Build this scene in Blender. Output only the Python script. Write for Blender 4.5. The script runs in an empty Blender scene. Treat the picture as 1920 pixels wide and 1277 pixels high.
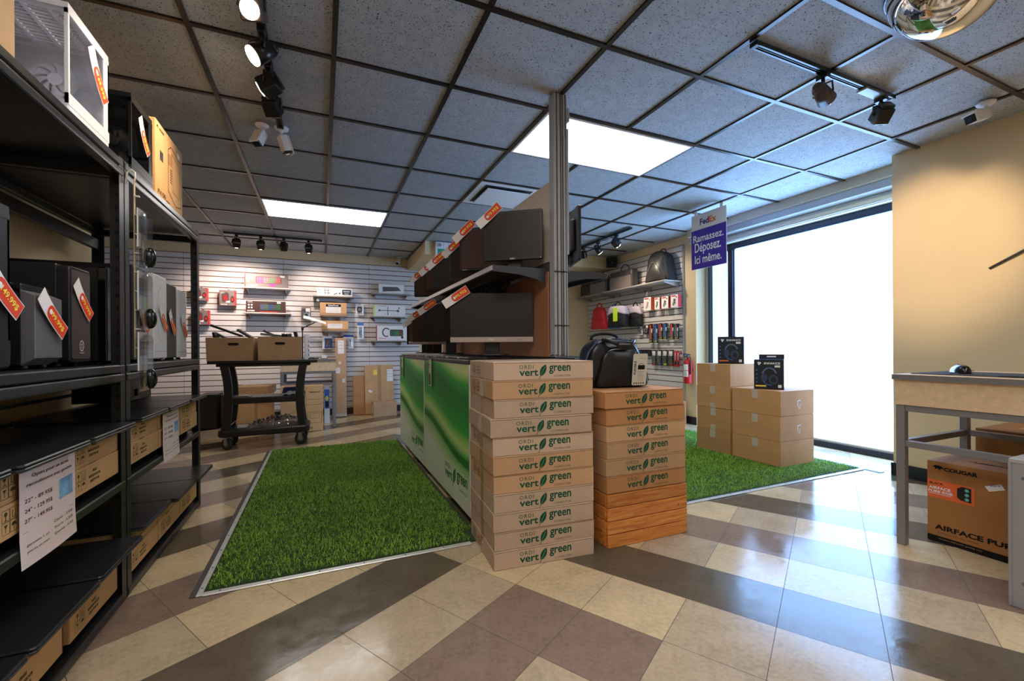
import bpy, bmesh, math, random
from mathutils import Matrix, Vector
import numpy as np
random.seed(7)
PI = math.pi
scn = bpy.context.scene
COL = scn.collection
# ------------------------------------------------------------------ camera, world, exposure
CAMZ = 1.006
CEIL = 2.477
cam_d = bpy.data.cameras.new('camera'); cam = bpy.data.objects.new('camera', cam_d); COL.objects.link(cam)
def set_camera():
    yaw, pitch, roll = .4112, -.001, -.0068
    F = Vector((math.sin(yaw)*math.cos(pitch), math.cos(yaw)*math.cos(pitch), math.sin(pitch)))
    R = Vector((math.cos(yaw), -math.sin(yaw), 0)); U = R.cross(F)
    c, s = math.cos(roll), math.sin(roll)
    R, U = c*R + s*U, -s*R + c*U
    m = Matrix((R, U, -F)).transposed().to_4x4(); m.translation = (0, 0, CAMZ)
    cam.matrix_world = m
set_camera()
cam_d.sensor_width = 36; cam_d.sensor_fit = 'HORIZONTAL'
cam_d.lens = 818.1*36/1920; cam_d.shift_y = 15.5/1920; cam_d.clip_start = .02
scn.camera = cam
w = bpy.data.worlds.new('world'); scn.world = w; w.use_nodes = True
w.node_tree.nodes['Background'].inputs[0].default_value = (.75, .86, 1, 1)
w.node_tree.nodes['Background'].inputs[1].default_value = .6
vs = scn.view_settings
scn.display_settings.display_device = 'sRGB'
vs.view_transform = 'Standard'; vs.look = 'None'; vs.gamma = 1; vs.use_curve_mapping = False
vs.exposure = .88
WINDOW_L = 7.0          # daylight behind the frosted pane
PANEL_L = 5.5           # fluorescent ceiling fixtures and the added fill panels
SPOT_W = 22             # halogen track heads

# ------------------------------------------------------------------ materials
def lin(c):
    c /= 255.; return c/12.92 if c <= .04045 else ((c+.055)/1.055)**2.4
def rgb(r, g, b): return (lin(r), lin(g), lin(b), 1)
MATS = {}
class NT:
    def __init__(s, m): s.t = m.node_tree; s.n = s.t.nodes; s.p = s.n['Principled BSDF']
    def new(s, k, **kw):
        n = s.n.new(k)
        for a, v in kw.items():
            if a.startswith('i_'): n.inputs[a[2:].replace('_', ' ')].default_value = v
            else: setattr(n, a, v)
        return n
    def l(s, a, b): s.t.links.new(a, b)
    def coord(s, out='Object', scale=None):
        tc = s.new('ShaderNodeTexCoord'); o = tc.outputs[out]
        if scale:
            mp = s.new('ShaderNodeMapping'); mp.inputs['Scale'].default_value = scale; s.l(o, mp.inputs[0]); o = mp.outputs[0]
        return o
    def ramp(s, fac, stops, interp='LINEAR'):
        r = s.new('ShaderNodeValToRGB'); cr = r.color_ramp; cr.interpolation = interp
        while len(cr.elements) > 1: cr.elements.remove(cr.elements[-1])
        cr.elements[0].position = stops[0][0]; cr.elements[0].color = stops[0][1]
        for p, c in stops[1:]: e = cr.elements.new(p); e.color = c
        s.l(fac, r.inputs[0]); return r.outputs[0]
    def noise(s, co, scale, detail=3, rough=.6):
        n = s.new('ShaderNodeTexNoise'); n.inputs['Scale'].default_value = scale; n.inputs['Detail'].default_value = detail
        n.inputs['Roughness'].default_value = rough; s.l(co, n.inputs['Vector']); return n.outputs[0]
    def bump(s, h, strength=.3, dist=.002):
        b = s.new('ShaderNodeBump'); b.inputs['Strength'].default_value = strength; b.inputs['Distance'].default_value = dist
        s.l(h, b.inputs['Height']); s.l(b.outputs[0], s.p.inputs['Normal'])
    def base(s, o): s.l(o, s.p.inputs['Base Color'])
def mul(c, k): return (c[0]*k, c[1]*k, c[2]*k, 1)
def mat(name, c=(.5, .5, .5, 1), rough=.6, metal=0, spec=.5, var=0, nscale=8, bump=0, bscale=200, emit=None, es=0, stretch=None, coat=0, trans=0):
    if name in MATS: return MATS[name]
    m = bpy.data.materials.new(name); m.use_nodes = True; t = NT(m)
    p = t.p; p.inputs['Base Color'].default_value = c; p.inputs['Roughness'].default_value = rough
    p.inputs['Metallic'].default_value = metal; p.inputs['Specular IOR Level'].default_value = spec
    if coat: p.inputs['Coat Weight'].default_value = coat; p.inputs['Coat Roughness'].default_value = .08
    if emit: p.inputs['Emission Color'].default_value = emit; p.inputs['Emission Strength'].default_value = es
    if var:
        co = t.coord('Object', stretch)
        t.base(t.ramp(t.noise(co, nscale, 4), [(.3, mul(c, 1-var)), (.7, mul(c, 1+var))]))
    if bump: t.bump(t.noise(t.coord('Object', stretch), bscale, 2), bump, .001)
    MATS[name] = m; return m
def glass(name, tint=(1, 1, 1, 1), refl=.12):
    m = bpy.data.materials.new(name); m.use_nodes = True; n = m.node_tree.nodes; n.clear()
    o = n.new('ShaderNodeOutputMaterial'); mx = n.new('ShaderNodeMixShader'); tr = n.new('ShaderNodeBsdfTransparent'); g = n.new('ShaderNodeBsdfGlossy')
    lw = n.new('ShaderNodeLayerWeight'); lw.inputs[0].default_value = .5; fr = n.new('ShaderNodeMath'); fr.operation = 'POWER'; fr.inputs[1].default_value = 5; m.node_tree.links.new(lw.outputs['Facing'], fr.inputs[0])
    ad = n.new('ShaderNodeMath'); ad.operation = 'MULTIPLY_ADD'; ad.use_clamp = True; ad.inputs[1].default_value = .5; ad.inputs[2].default_value = refl*.5
    tr.inputs[0].default_value = tint; g.inputs['Roughness'].default_value = .05; l = m.node_tree.links.new
    l(fr.outputs[0], ad.inputs[0]); l(ad.outputs[0], mx.inputs[0]); l(tr.outputs[0], mx.inputs[1]); l(g.outputs[0], mx.inputs[2]); l(mx.outputs[0], o.inputs[0])
    MATS[name] = m; return m
def cardboard(name, c, var=.10):
    m = bpy.data.materials.new(name); m.use_nodes = True; t = NT(m); t.p.inputs['Roughness'].default_value = .75; t.p.inputs['Specular IOR Level'].default_value = .25
    co = t.coord('Object'); a = t.ramp(t.noise(co, 5, 5), [(.3, mul(c, 1-var)), (.7, mul(c, 1+var))])
    oi = t.new('ShaderNodeObjectInfo'); mr = t.new('ShaderNodeMapRange'); mr.inputs['To Min'].default_value = .88; mr.inputs['To Max'].default_value = 1.12
    t.l(oi.outputs['Random'], mr.inputs[0]); mx = t.new('ShaderNodeVectorMath', operation='SCALE'); t.l(a, mx.inputs[0]); t.l(mr.outputs[0], mx.inputs['Scale']); t.base(mx.outputs[0])
    t.bump(t.noise(t.coord('Object', (1, 1, 12)), 60, 2), .08, .001); MATS[name] = m; return m
BLACK = mat('black_plastic', rgb(22, 22, 24), .42)
BLACKM = mat('black_powder_steel', rgb(26, 26, 28), .38, bump=.25, bscale=700)
RACKBEAM = mat('rack_beam_steel', rgb(34, 34, 36), .30, bump=.35, bscale=500)
DKGREY = mat('dark_grey_plastic', rgb(58, 58, 60), .45)
GREYM = mat('grey_painted_steel', rgb(118, 118, 122), .35, .2)
SILVER = mat('silver_metal', rgb(190, 190, 192), .3, .9)
CHROME = mat('chrome', (.9, .9, .9, 1), .04, 1)
WHITE = mat('white_plastic', rgb(232, 232, 234), .4)
PAPER = mat('white_paper', rgb(238, 234, 232), .8, spec=.2)
PAPERPINK = mat('pale_pink_paper', rgb(232, 216, 214), .8, spec=.2)
INK = mat('black_ink', rgb(24, 22, 22), .7, spec=.2)
INKBROWN = mat('dark_brown_ink', rgb(92, 60, 50), .7, spec=.2)
INKGREEN = mat('dark_green_ink', rgb(14, 82, 58), .7, spec=.2)
INKOLIVE = mat('olive_ink', rgb(62, 70, 34), .7, spec=.2)
REDTAG = mat('red_orange_print', rgb(226, 66, 34), .55)
YEL = mat('yellow_print', rgb(250, 226, 80), .6)
CARD = cardboard('cardboard', rgb(192, 154, 118))
CARDY = cardboard('cardboard_warm', rgb(208, 166, 118))
CARDG = cardboard('cardboard_greyish', rgb(194, 168, 146))
CARDO = cardboard('cardboard_orange', rgb(190, 138, 92))
TAPE = mat('packing_tape', rgb(176, 140, 106), .22, coat=.4)
TAPEC = mat('clear_tape', rgb(196, 178, 158), .15, coat=.6)
SEAM = mat('dark_seam', rgb(70, 50, 36), .9)
CREAM = mat('cream_wall_paint', rgb(218, 196, 158), .7, spec=.25, var=.03, nscale=3, bump=.05, bscale=90)
RED = mat('red_plastic', rgb(196, 24, 28), .4)
BLUE = mat('blue_print', rgb(34, 66, 160), .45)
BLUELT = mat('light_blue_print', rgb(74, 116, 196), .45)
GREENP = mat('green_print', rgb(22, 132, 62), .4)
LIME = mat('lime_tag', rgb(196, 232, 52), .5)
ORANGE = mat('orange_print', rgb(232, 106, 48), .6)
CLEAR = glass('clear_blister', (.90, .92, .93, 1), .34)
GLASS = glass('tinted_glass', (.92, .94, .97, 1), .07)
DKGLASS = glass('smoked_glass', (.42, .43, .45, 1), .10)
SCREEN = mat('matte_dark_screen', rgb(36, 31, 29), .42, spec=.35)
SCREENW = mat('warm_dark_screen', rgb(70, 48, 38), .42, spec=.35)
LEATHER = mat('black_leather', rgb(20, 22, 28), .3, bump=.15, bscale=160, var=.15)
FABRIC = mat('black_nylon', rgb(18, 18, 20), .7, bump=.2, bscale=500)

# ------------------------------------------------------------------ mesh builder
def frame(o, x, y):
    x = Vector(x).normalized(); y = Vector(y); y = (y - x*y.dot(x)).normalized(); z = x.cross(y)
    m = Matrix((x, y, z)).transposed().to_4x4(); m.translation = Vector(o); return m
def F_FRONT(x, y, z): return frame((x, y, z), (1, 0, 0), (0, 0, 1))      # faces -Y
def F_LEFT(x, y, z): return frame((x, y, z), (0, -1, 0), (0, 0, 1))      # faces -X
def F_RIGHT(x, y, z): return frame((x, y, z), (0, 1, 0), (0, 0, 1))      # faces +X
def F_TOP(x, y, z): return frame((x, y, z), (1, 0, 0), (0, 1, 0))
_TXT = {}
def text_mesh(s, bold=0, space=1):
    k = (s, bold, space)
    if k not in _TXT:
        c = bpy.data.curves.new('lettering', 'FONT'); c.body = s; c.size = 1; c.offset = bold; c.space_character = space; c.resolution_u = 3
        o = bpy.data.objects.new('lettering', c); COL.objects.link(o)
        dg = bpy.context.evaluated_depsgraph_get(); me = bpy.data.meshes.new_from_object(o.evaluated_get(dg))
        bpy.data.objects.remove(o); me.materials.clear(); _TXT[k] = me
    return _TXT[k]
class MB:
    def __init__(s): s.bm = bmesh.new(); s.ms = []
    def mi(s, m):
        if m not in s.ms: s.ms.append(m)
        return s.ms.index(m)
    def _merge(s, bm, m, M=None, smooth=False):
        i = s.mi(m)
        for f in bm.faces: f.material_index = i; f.smooth = smooth
        if M is not None: bm.transform(M)
        me = bpy.data.meshes.new('tmp'); bm.to_mesh(me); bm.free(); s.bm.from_mesh(me); bpy.data.meshes.remove(me)
        return s
    def box(s, a, b, m, bev=0, M=None, seg=1, taper=None):
        bm = bmesh.new(); bmesh.ops.create_cube(bm, size=1)
        a = Vector(a); b = Vector(b); c = (a+b)/2; d = b-a
        for v in bm.verts:
            k = 1 if taper is None else (taper if v.co.z > 0 else 1)
            v.co = Vector((c.x+v.co.x*d.x*k, c.y+v.co.y*d.y*k, c.z+v.co.z*d.z))
        if bev: bmesh.ops.bevel(bm, geom=bm.edges[:], offset=bev, segments=seg, affect='EDGES', profile=.6)
        return s._merge(bm, m, M, False)
    def cyl(s, p0, p1, r0, m, r1=None, seg=16, cap=True, M=None):
        r1 = r0 if r1 is None else r1; p0 = Vector(p0); p1 = Vector(p1); d = p1-p0
        bm = bmesh.new(); bmesh.ops.create_cone(bm, cap_ends=cap, segments=seg, radius1=r0, radius2=r1, depth=d.length)
        q = d.to_track_quat('Z', 'Y').to_matrix().to_4x4(); q.translation = (p0+p1)/2; bm.transform(q)
        for f in bm.faces: f.smooth = len(f.verts) == 4
        i = s.mi(m)
        for f in bm.faces: f.material_index = i
        if M is not None: bm.transform(M)
        me = bpy.data.meshes.new('tmp'); bm.to_mesh(me); bm.free(); s.bm.from_mesh(me); bpy.data.meshes.remove(me); return s
    def tube(s, pts, r, m, seg=8, M=None, flat=1):
        pts = [Vector(p) for p in pts]; bm = bmesh.new(); rings = []; up = None
        for i, p in enumerate(pts):
            t = (pts[min(i+1, len(pts)-1)] - pts[max(i-1, 0)]).normalized()
            if up is None: up = Vector((0, 0, 1)) if abs(t.z) < .9 else Vector((1, 0, 0))
            u = (up - t*up.dot(t)).normalized(); v = t.cross(u); up = u
            rr = r[i] if isinstance(r, (list, tuple)) else r
            rings.append([bm.verts.new(p + (u*math.cos(2*PI*k/seg)*flat + v*math.sin(2*PI*k/seg))*rr) for k in range(seg)])
        for a, b in zip(rings, rings[1:]):
            for k in range(seg): bm.faces.new((a[k], a[(k+1) % seg], b[(k+1) % seg], b[k]))
        bm.faces.new(rings[0][::-1]); bm.faces.new(rings[-1])
        bmesh.ops.recalc_face_normals(bm, faces=bm.faces[:])
        return s._merge(bm, m, M, True)
    def prism(s, poly, t, m, M=None, bev=0, seg=1, smooth=False):
        """polygon in local xy, extruded from z=0 to z=t"""
        bm = bmesh.new(); lo = [bm.verts.new((x, y, 0)) for x, y in poly]; hi = [bm.verts.new((x, y, t)) for x, y in poly]; n = len(poly)
        bm.faces.new(lo[::-1]); bm.faces.new(hi)
        for k in range(n): bm.faces.new((lo[k], lo[(k+1) % n], hi[(k+1) % n], hi[k]))
        bmesh.ops.recalc_face_normals(bm, faces=bm.faces[:])
        if bev:
            e = [e for e in bm.edges if abs(e.verts[0].co.z-e.verts[1].co.z) < 1e-6]
            bmesh.ops.bevel(bm, geom=e, offset=bev, segments=seg, affect='EDGES', profile=.5)
        return s._merge(bm, m, M, smooth)
    def poly(s, pts, m, M=None):
        bm = bmesh.new(); bm.faces.new([bm.verts.new((p[0], p[1], p[2] if len(p) > 2 else 0)) for p in pts]); return s._merge(bm, m, M)
    def rect(s, M, x0, y0, x1, y1, m, z=0): return s.poly([(x0, y0, z), (x1, y0, z), (x1, y1, z), (x0, y1, z)], m, M)
    def disc(s, M, x, y, r, m, n=20, z=0, ry=None): return s.poly([(x+r*math.cos(2*PI*k/n), y+(ry or r)*math.sin(2*PI*k/n), z) for k in range(n)], m, M)
    def line(s, M, pts, wd, m, closed=False, z=0):
        pts = list(pts) + ([pts[0]] if closed else [])
        for (x0, y0), (x1, y1) in zip(pts, pts[1:]):
            d = math.hypot(x1-x0, y1-y0) or 1; nx, ny = -(y1-y0)/d*wd/2, (x1-x0)/d*wd/2
            s.poly([(x0+nx, y0+ny, z), (x0-nx, y0-ny, z), (x1-nx, y1-ny, z), (x1+nx, y1+ny, z)], m, M)
    def lathe(s, prof, m, M=None, seg=24, smooth=True):
        bm = bmesh.new(); rings = []
        for r, z in prof: rings.append([bm.verts.new((max(r, 1e-5)*math.cos(2*PI*k/seg), max(r, 1e-5)*math.sin(2*PI*k/seg), z)) for k in range(seg)])
        for a, b in zip(rings, rings[1:]):
            for k in range(seg): bm.faces.new((a[k], a[(k+1) % seg], b[(k+1) % seg], b[k]))
        bm.faces.new(rings[0][::-1]); bm.faces.new(rings[-1]); bmesh.ops.recalc_face_normals(bm, faces=bm.faces[:])
        return s._merge(bm, m, M, smooth)
    def ball(s, c, r, m, seg=20, M=None):
        bm = bmesh.new(); bmesh.ops.create_uvsphere(bm, u_segments=seg, v_segments=seg//2, radius=1)
        r = r if isinstance(r, (list, tuple)) else (r, r, r)
        for v in bm.verts: v.co = Vector((c[0]+v.co.x*r[0], c[1]+v.co.y*r[1], c[2]+v.co.z*r[2]))
        return s._merge(bm, m, M, True)
    def surf(s, fn, nu, nv, m, M=None, smooth=True):
        bm = bmesh.new(); g = [[bm.verts.new(fn(i/nu, j/nv)) for j in range(nv+1)] for i in range(nu+1)]
        for i in range(nu):
            for j in range(nv): bm.faces.new((g[i][j], g[i+1][j], g[i+1][j+1], g[i][j+1]))
        return s._merge(bm, m, M, smooth)
    def text(s, t, M, cx, cy, w, h, m, bold=0, space=1, z=0):
        me = text_mesh(t, bold, space); xs = [v.co.x for v in me.vertices]; ys = [v.co.y for v in me.vertices]
        if not xs: return s
        x0, x1, y0, y1 = min(xs), max(xs), min(ys), max(ys); sx = w/(x1-x0); sy = (h/(y1-y0)) if h else sx
        bm = bmesh.new(); bm.from_mesh(me)
        for v in bm.verts: v.co = Vector((cx+(v.co.x-(x0+x1)/2)*sx, cy+(v.co.y-(y0+y1)/2)*sy, z))
        return s._merge(bm, m, M)
    def mesh(s, name):
        me = bpy.data.meshes.new(name); s.bm.to_mesh(me); s.bm.free()
        for m in s.ms: me.materials.append(m)
        return me
    def part(s, name, parent, label=None, kind=None):
        o = bpy.data.objects.new(name, s.mesh(name)); COL.objects.link(o); o.parent = parent
        if label: o['label'] = label
        if kind: o['kind'] = kind
        return o
    def thing(s, name, label, cat, loc=(0, 0, 0), rz=0, group=None):
        o = bpy.data.objects.new(name, s.mesh(name)); COL.objects.link(o); return tag(o, label, cat, loc, rz, group)
    def struct(s, name, parent=None):
        o = bpy.data.objects.new(name, s.mesh(name)); COL.objects.link(o)
        if parent: o.parent = parent
        else: o['kind'] = 'structure'
        return o
def tag(o, label, cat, loc=None, rz=0, group=None):
    if loc is not None: o.location = loc; o.rotation_euler = (0, 0, rz)
    o['label'] = label; o['category'] = cat
    if group: o['group'] = group
    return o
def thing(name, label, cat, loc=(0, 0, 0), rz=0, group=None):
    o = bpy.data.objects.new(name, None); COL.objects.link(o); o.empty_display_size = .1; return tag(o, label, cat, loc, rz, group)
def dup(root, label, loc, rz=0, group=None):
    r = root.copy(); COL.objects.link(r); r.location = loc; r.rotation_euler = (0, 0, rz); r['label'] = label
    if group: r['group'] = group
    for ch in list(root.children):
        c = ch.copy(); COL.objects.link(c); c.parent = r
        for g in list(ch.children):
            d = g.copy(); COL.objects.link(d); d.parent = c
    return r
def rrect(w, h, r, n=5, cx=0, cy=0):
    out = []
    for sx, sy, a0 in ((1, 1, 0), (-1, 1, 90), (-1, -1, 180), (1, -1, 270)):
        for k in range(n+1):
            a = math.radians(a0+90*k/n); out.append((cx+sx*(w/2-r)+r*math.cos(a), cy+sy*(h/2-r)+r*math.sin(a)))
    return out
# ------------------------------------------------------------------ room
XL, XR, YB, YF = -2.9, 4.08, 7.25, -2.2      # left wall, right wall, back wall, wall behind the camera
XW = 4.63                                       # window plane
def floor_mat(name, c, var=.16):
    m = bpy.data.materials.new(name); m.use_nodes = True; t = NT(m); co = t.coord('Object')
    a = t.noise(co, 7, 6, .7); b = t.noise(t.coord('Object', (1, 1, 1)), 55, 4, .7)
    mx = t.new('ShaderNodeMath', operation='ADD'); ml = t.new('ShaderNodeMath', operation='MULTIPLY'); ml.inputs[1].default_value = .5
    t.l(a, mx.inputs[0]); t.l(b, mx.inputs[1]); t.l(mx.outputs[0], ml.inputs[0])
    t.base(t.ramp(ml.outputs[0], [(.34, mul(c, 1-var*1.6)), (.5, c), (.66, mul(c, 1+var))]))
    t.l(t.ramp(a, [(.35, (.10, .10, .10, 1)), (.7, (.24, .24, .24, 1))]), t.p.inputs['Roughness'])
    t.p.inputs['Specular IOR Level'].default_value = .24
    t.bump(t.noise(co, 26, 3), .07, .004); return m
FL = [floor_mat('tile_beige', rgb(206, 182, 144)), floor_mat('tile_dark', rgb(100, 88, 72)), floor_mat('tile_mauve', rgb(138, 116, 100)), floor_mat('tile_tan', rgb(184, 164, 136))]
FSEAM = mat('floor_seam', rgb(74, 62, 50), .6)
def build_floor():
    bm = bmesh.new(); s = .309; e1 = Vector((math.cos(math.radians(30.4)), math.sin(math.radians(30.4)), 0)); e2 = Vector((-e1.y, e1.x, 0))
    o = Vector((.752, 1.70, 0)); m0 = o.dot(e1); n0 = o.dot(e2)
    rowL = {0: 3, 1: 1, 2: 0, 3: 2, 4: 3, 5: 1, 6: 0, 7: 2, 8: 0, 9: 1, 10: 0, 11: 2}
    rowR = {0: 3, 1: 1, 2: 0, 3: 2, 4: 0, 5: 1, 6: 3, 7: 2, 8: 0, 9: 1}
    for i in range(-28, 28):
        for j in range(-28, 34):
            c = e1*(m0+(i+.5)*s) + e2*(n0+(j+.5)*s)
            if not (XL-.4 < c.x < XW+.6 and YF-.4 < c.y < YB+.4): continue
            if j >= 0 and i < 0 or j >= 0 and j > i+3: k = rowL.get(j, j % 4 if j % 2 else 0)
            elif i >= 0: k = rowR.get(i, 0)
            else: k = {-1: 2, -2: 2 if i == -1 else 0, -3: 3 if i > -3 else 1}.get(j, (j*3+i) % 4)
            if k in (0, 3) and random.random() < .25: k = 3-k
            q = [c + e1*a*s/2 + e2*b*s/2 for a, b in ((-1, -1), (1, -1), (1, 1), (-1, 1))]
            g = .0011
            qi = [c + e1*a*(s/2-g) + e2*b*(s/2-g) for a, b in ((-1, -1), (1, -1), (1, 1), (-1, 1))]
            vo = [bm.verts.new(p) for p in q]; vi = [bm.verts.new(p) for p in qi]
            f = bm.faces.new(vi); f.material_index = k
            for a in range(4): bm.faces.new((vo[a], vo[(a+1) % 4], vi[(a+1) % 4], vi[a])).material_index = 4
    for co, no in (((XL-.1, 0, 0), (-1, 0, 0)), ((XW+.1, 0, 0), (1, 0, 0)), ((0, YB+.1, 0), (0, 1, 0)), ((0, YF-.1, 0), (0, -1, 0))):
        bmesh.ops.bisect_plane(bm, geom=bm.verts[:]+bm.edges[:]+bm.faces[:], plane_co=co, plane_no=no, clear_outer=True)
    me = bpy.data.meshes.new('floor'); bm.to_mesh(me); bm.free()
    for m in FL+[FSEAM]: me.materials.append(m)
    ob = bpy.data.objects.new('floor', me); COL.objects.link(ob); ob['kind'] = 'structure'
build_floor()
def ceiling_mat():
    m = bpy.data.materials.new('acoustic_tile'); m.use_nodes = True; t = NT(m); co = t.coord('Object')
    t.p.inputs['Roughness'].default_value = .85; t.p.inputs['Specular IOR Level'].default_value = .25
    n1 = t.noise(t.coord('Object', (1, 1, 1)), 95, 2, .5); v = t.new('ShaderNodeTexVoronoi'); v.inputs['Scale'].default_value = 130; t.l(co, v.inputs['Vector'])
    mm = t.new('ShaderNodeMath', operation='MULTIPLY_ADD'); mm.inputs[1].default_value = .55; t.l(v.outputs['Distance'], mm.inputs[0]); t.l(n1, mm.inputs[2])
    pit = t.ramp(mm.outputs[0], [(.555, (.05, .055, .06, 1)), (.615, (1, 1, 1, 1))])
    c = rgb(176, 180, 184); cl = t.ramp(t.noise(co, 18, 4), [(.3, mul(c, .9)), (.7, mul(c, 1.08))])
    mx = t.new('ShaderNodeMix', data_type='RGBA', blend_type='MULTIPLY'); mx.inputs[0].default_value = .85; t.l(cl, mx.inputs[6]); t.l(pit, mx.inputs[7]); t.base(mx.outputs[2])
    t.bump(pit, .35, .003); return m
GX0, GY0, GS = .0653, 2.3757, .6096
LIGHTS = [(-1, 4), (2, 0), (-1, -5), (3, -5), (-1, -3)]        # fixture: grid column and row of its corner, two tiles wide; last three added out of view as fill light
VENT = (2, 2)
def build_ceiling():
    m = ceiling_mat(); b = MB(); b.box((XL-.1, YF-.1, CEIL+.006), (XW+.1, YB+.1, CEIL+.03), m); ce = b.struct('ceiling')
    g = MB(); GR = mat('ceiling_grid_metal', rgb(60, 54, 52), .28, .55)
    for i in range(-5, 8):
        x = GX0+GS*i
        if XL < x < 4.28: g.box((x-.012, YF, CEIL-.004), (x+.012, YB, CEIL+.008), GR)
    for j in range(-8, 9):
        y = GY0+GS*j
        if YF < y < YB: g.box((XL, y-.012, CEIL-.0045), (4.28, y+.012, CEIL+.008), GR)
    g.part('grid', ce)
    LP = mat('light_diffuser', (1, 1, 1, 1), .4, emit=(1, .97, .93, 1), es=PANEL_L)
    names = ['bright ceiling light panel at the back, above the loaded cart', 'bright ceiling light panel behind the grey upright pole', 'added fill light panel in the ceiling, unseen behind the viewer on the left', 'added fill light panel in the ceiling, unseen behind the viewer on the right', 'added fill light panel in the ceiling, unseen right above the viewer']
    for (i, j), lb in zip(LIGHTS, names):
        x0, y0 = GX0+GS*i, GY0+GS*j; t = thing('ceiling_light', lb, 'light', (x0+GS, y0+GS/2, CEIL-.012), 0, 'recessed ceiling light panels')
        f = MB()
        for a, c in (((-.597, -.293, 0), (.597, -.279, .01)), ((-.597, .279, 0), (.597, .293, .01)), ((-.597, -.279, 0), (-.583, .279, .01)), ((.583, -.279, 0), (.597, .279, .01))): f.box(a, c, WHITE)
        f.part('frame', t); d = MB(); d.box((-.583, -.279, .001), (.583, .279, .008), LP); d.part('diffuser', t)
    i, j = VENT; x0, y0 = GX0+GS*i, GY0+GS*j; t = thing('ceiling_vent', 'white square air vent in the ceiling behind the top monitor', 'vent', (x0+GS/2, y0+GS/2, CEIL))
    f = MB(); f.box((-.293, -.293, -.006), (.293, .293, .004), WHITE)
    f.box((-.235, -.235, -.0075), (.235, .235, -.005), DKGREY); f.part('frame', t); p = MB(); p.box((-.21, -.21, -.03), (.21, .21, -.02), WHITE, .006)
    for sx in (-.16, .16): p.box((sx-.01, -.01, -.022), (sx+.01, .01, -.005), GREYM)
    p.part('panel', t)
build_ceiling()
# slat wall
SLATM = [mat('slat_laminate', rgb(206, 203, 202), .45, var=.03, nscale=2), mat('slat_groove', rgb(120, 74, 48), .8), mat('slat_frame', rgb(150, 150, 150), .4)]
def slat_panel(length, z0, z1, parent, M, seams=(), pitch=.0765):
    b = MB(); n = int(round((z1-z0)/pitch)); p = (z1-z0)/n
    for k in range(n):
        a = z0+k*p
        b.box((0, -.018, a), (length, -.002, a+p-.011), SLATM[0], .0015)
    b.box((0, -.0075, z0), (length, 0, z1), SLATM[1])
    for x in seams: b.box((x-.0015, -.0184, z0), (x+.0015, -.01, z1), SEAM)
    b.bm.transform(M); return b.part('slat_panel', parent)
BASEB = mat('black_rubber_baseboard', rgb(24, 24, 30), .45)
def build_walls():
    b = MB(); b.box((XL-.1, YF-.1, 0), (-1.34, 3.62, CEIL+.02), CREAM); b.box((XL-.1, 3.62, 0), (XL, YB+.1, CEIL+.02), CREAM); b.struct('wall_left')
    b = MB(); b.box((XL-.1, YB, 0), (XW+.1, YB+.1, CEIL+.02), CREAM); wb = b.struct('wall_back')
    slat_panel(4.37, .13, 2.35, wb, Matrix.Translation((XL+.01, YB, 0)), (1.17, 2.38, 3.58))
    b = MB(); b.box((XL-.1, YF-.1, 0), (XW+.1, YF, CEIL+.02), CREAM); b.struct('wall_front')
    # right: solid wall up to the window bay, the window bay, then the wall carrying the bags
    b = MB(); b.box((XR, YF, 0), (XW+.1, 1.93, CEIL+.02), CREAM); b.struct('wall_right')
    b = MB(); b.box((4.42, 4.20, 0), (XW+.1, 6.72, CEIL+.02), CREAM); wr = b.struct('wall_right_far')
    M = Matrix.Translation((4.42, 4.39, 0)) @ Matrix.Rotation(PI/2, 4, 'Z') @ Matrix.Translation((0, 0, 0))
    # local x -> +Y, local -y -> ... panel must face -X
    M = Matrix(((0, 1, 0, 4.42), (-1, 0, 0, 6.65), (0, 0, 1, 0), (0, 0, 0, 1)))
    slat_panel(2.24, .16, 2.37, wr, M)
    f = MB(); f.box((4.395, 4.385, .16), (4.42, 4.41, 2.375), SLATM[2], .002); f.part('frame', wr)
    b = MB(); b.box((2.6, 6.66, 0), (4.55, 6.76, 2.30), CREAM); b.struct('wall_partition')
    b = MB(); b.box((1.30, 5.92, 2.295), (4.42, YB, CEIL+.015), CREAM); b.struct('ceiling_bulkhead')
    bb = MB(); bb.box((XL, YB-.012, 0), (2.6, YB, .10), BASEB); bb.struct('baseboard_back')
    bb = MB(); bb.box((XR-.012, YF, 0), (XR, 1.93, .097), BASEB, .002); bb.box((XR-.012, 1.93, 0), (XR+.3, 1.942, .097), BASEB); bb.struct('baseboard_right')
    bb = MB(); bb.box((4.408, 4.2, 0), (4.42, 6.66, .10), BASEB); bb.struct('baseboard_far')
    bb = MB(); bb.box((-1.34, YF, 0), (-1.328, 3.62, .10), BASEB); bb.box((XL, 3.62, 0), (XL+.012, YB-.02, .10), BASEB); bb.struct('baseboard_left')
build_walls()
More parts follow.
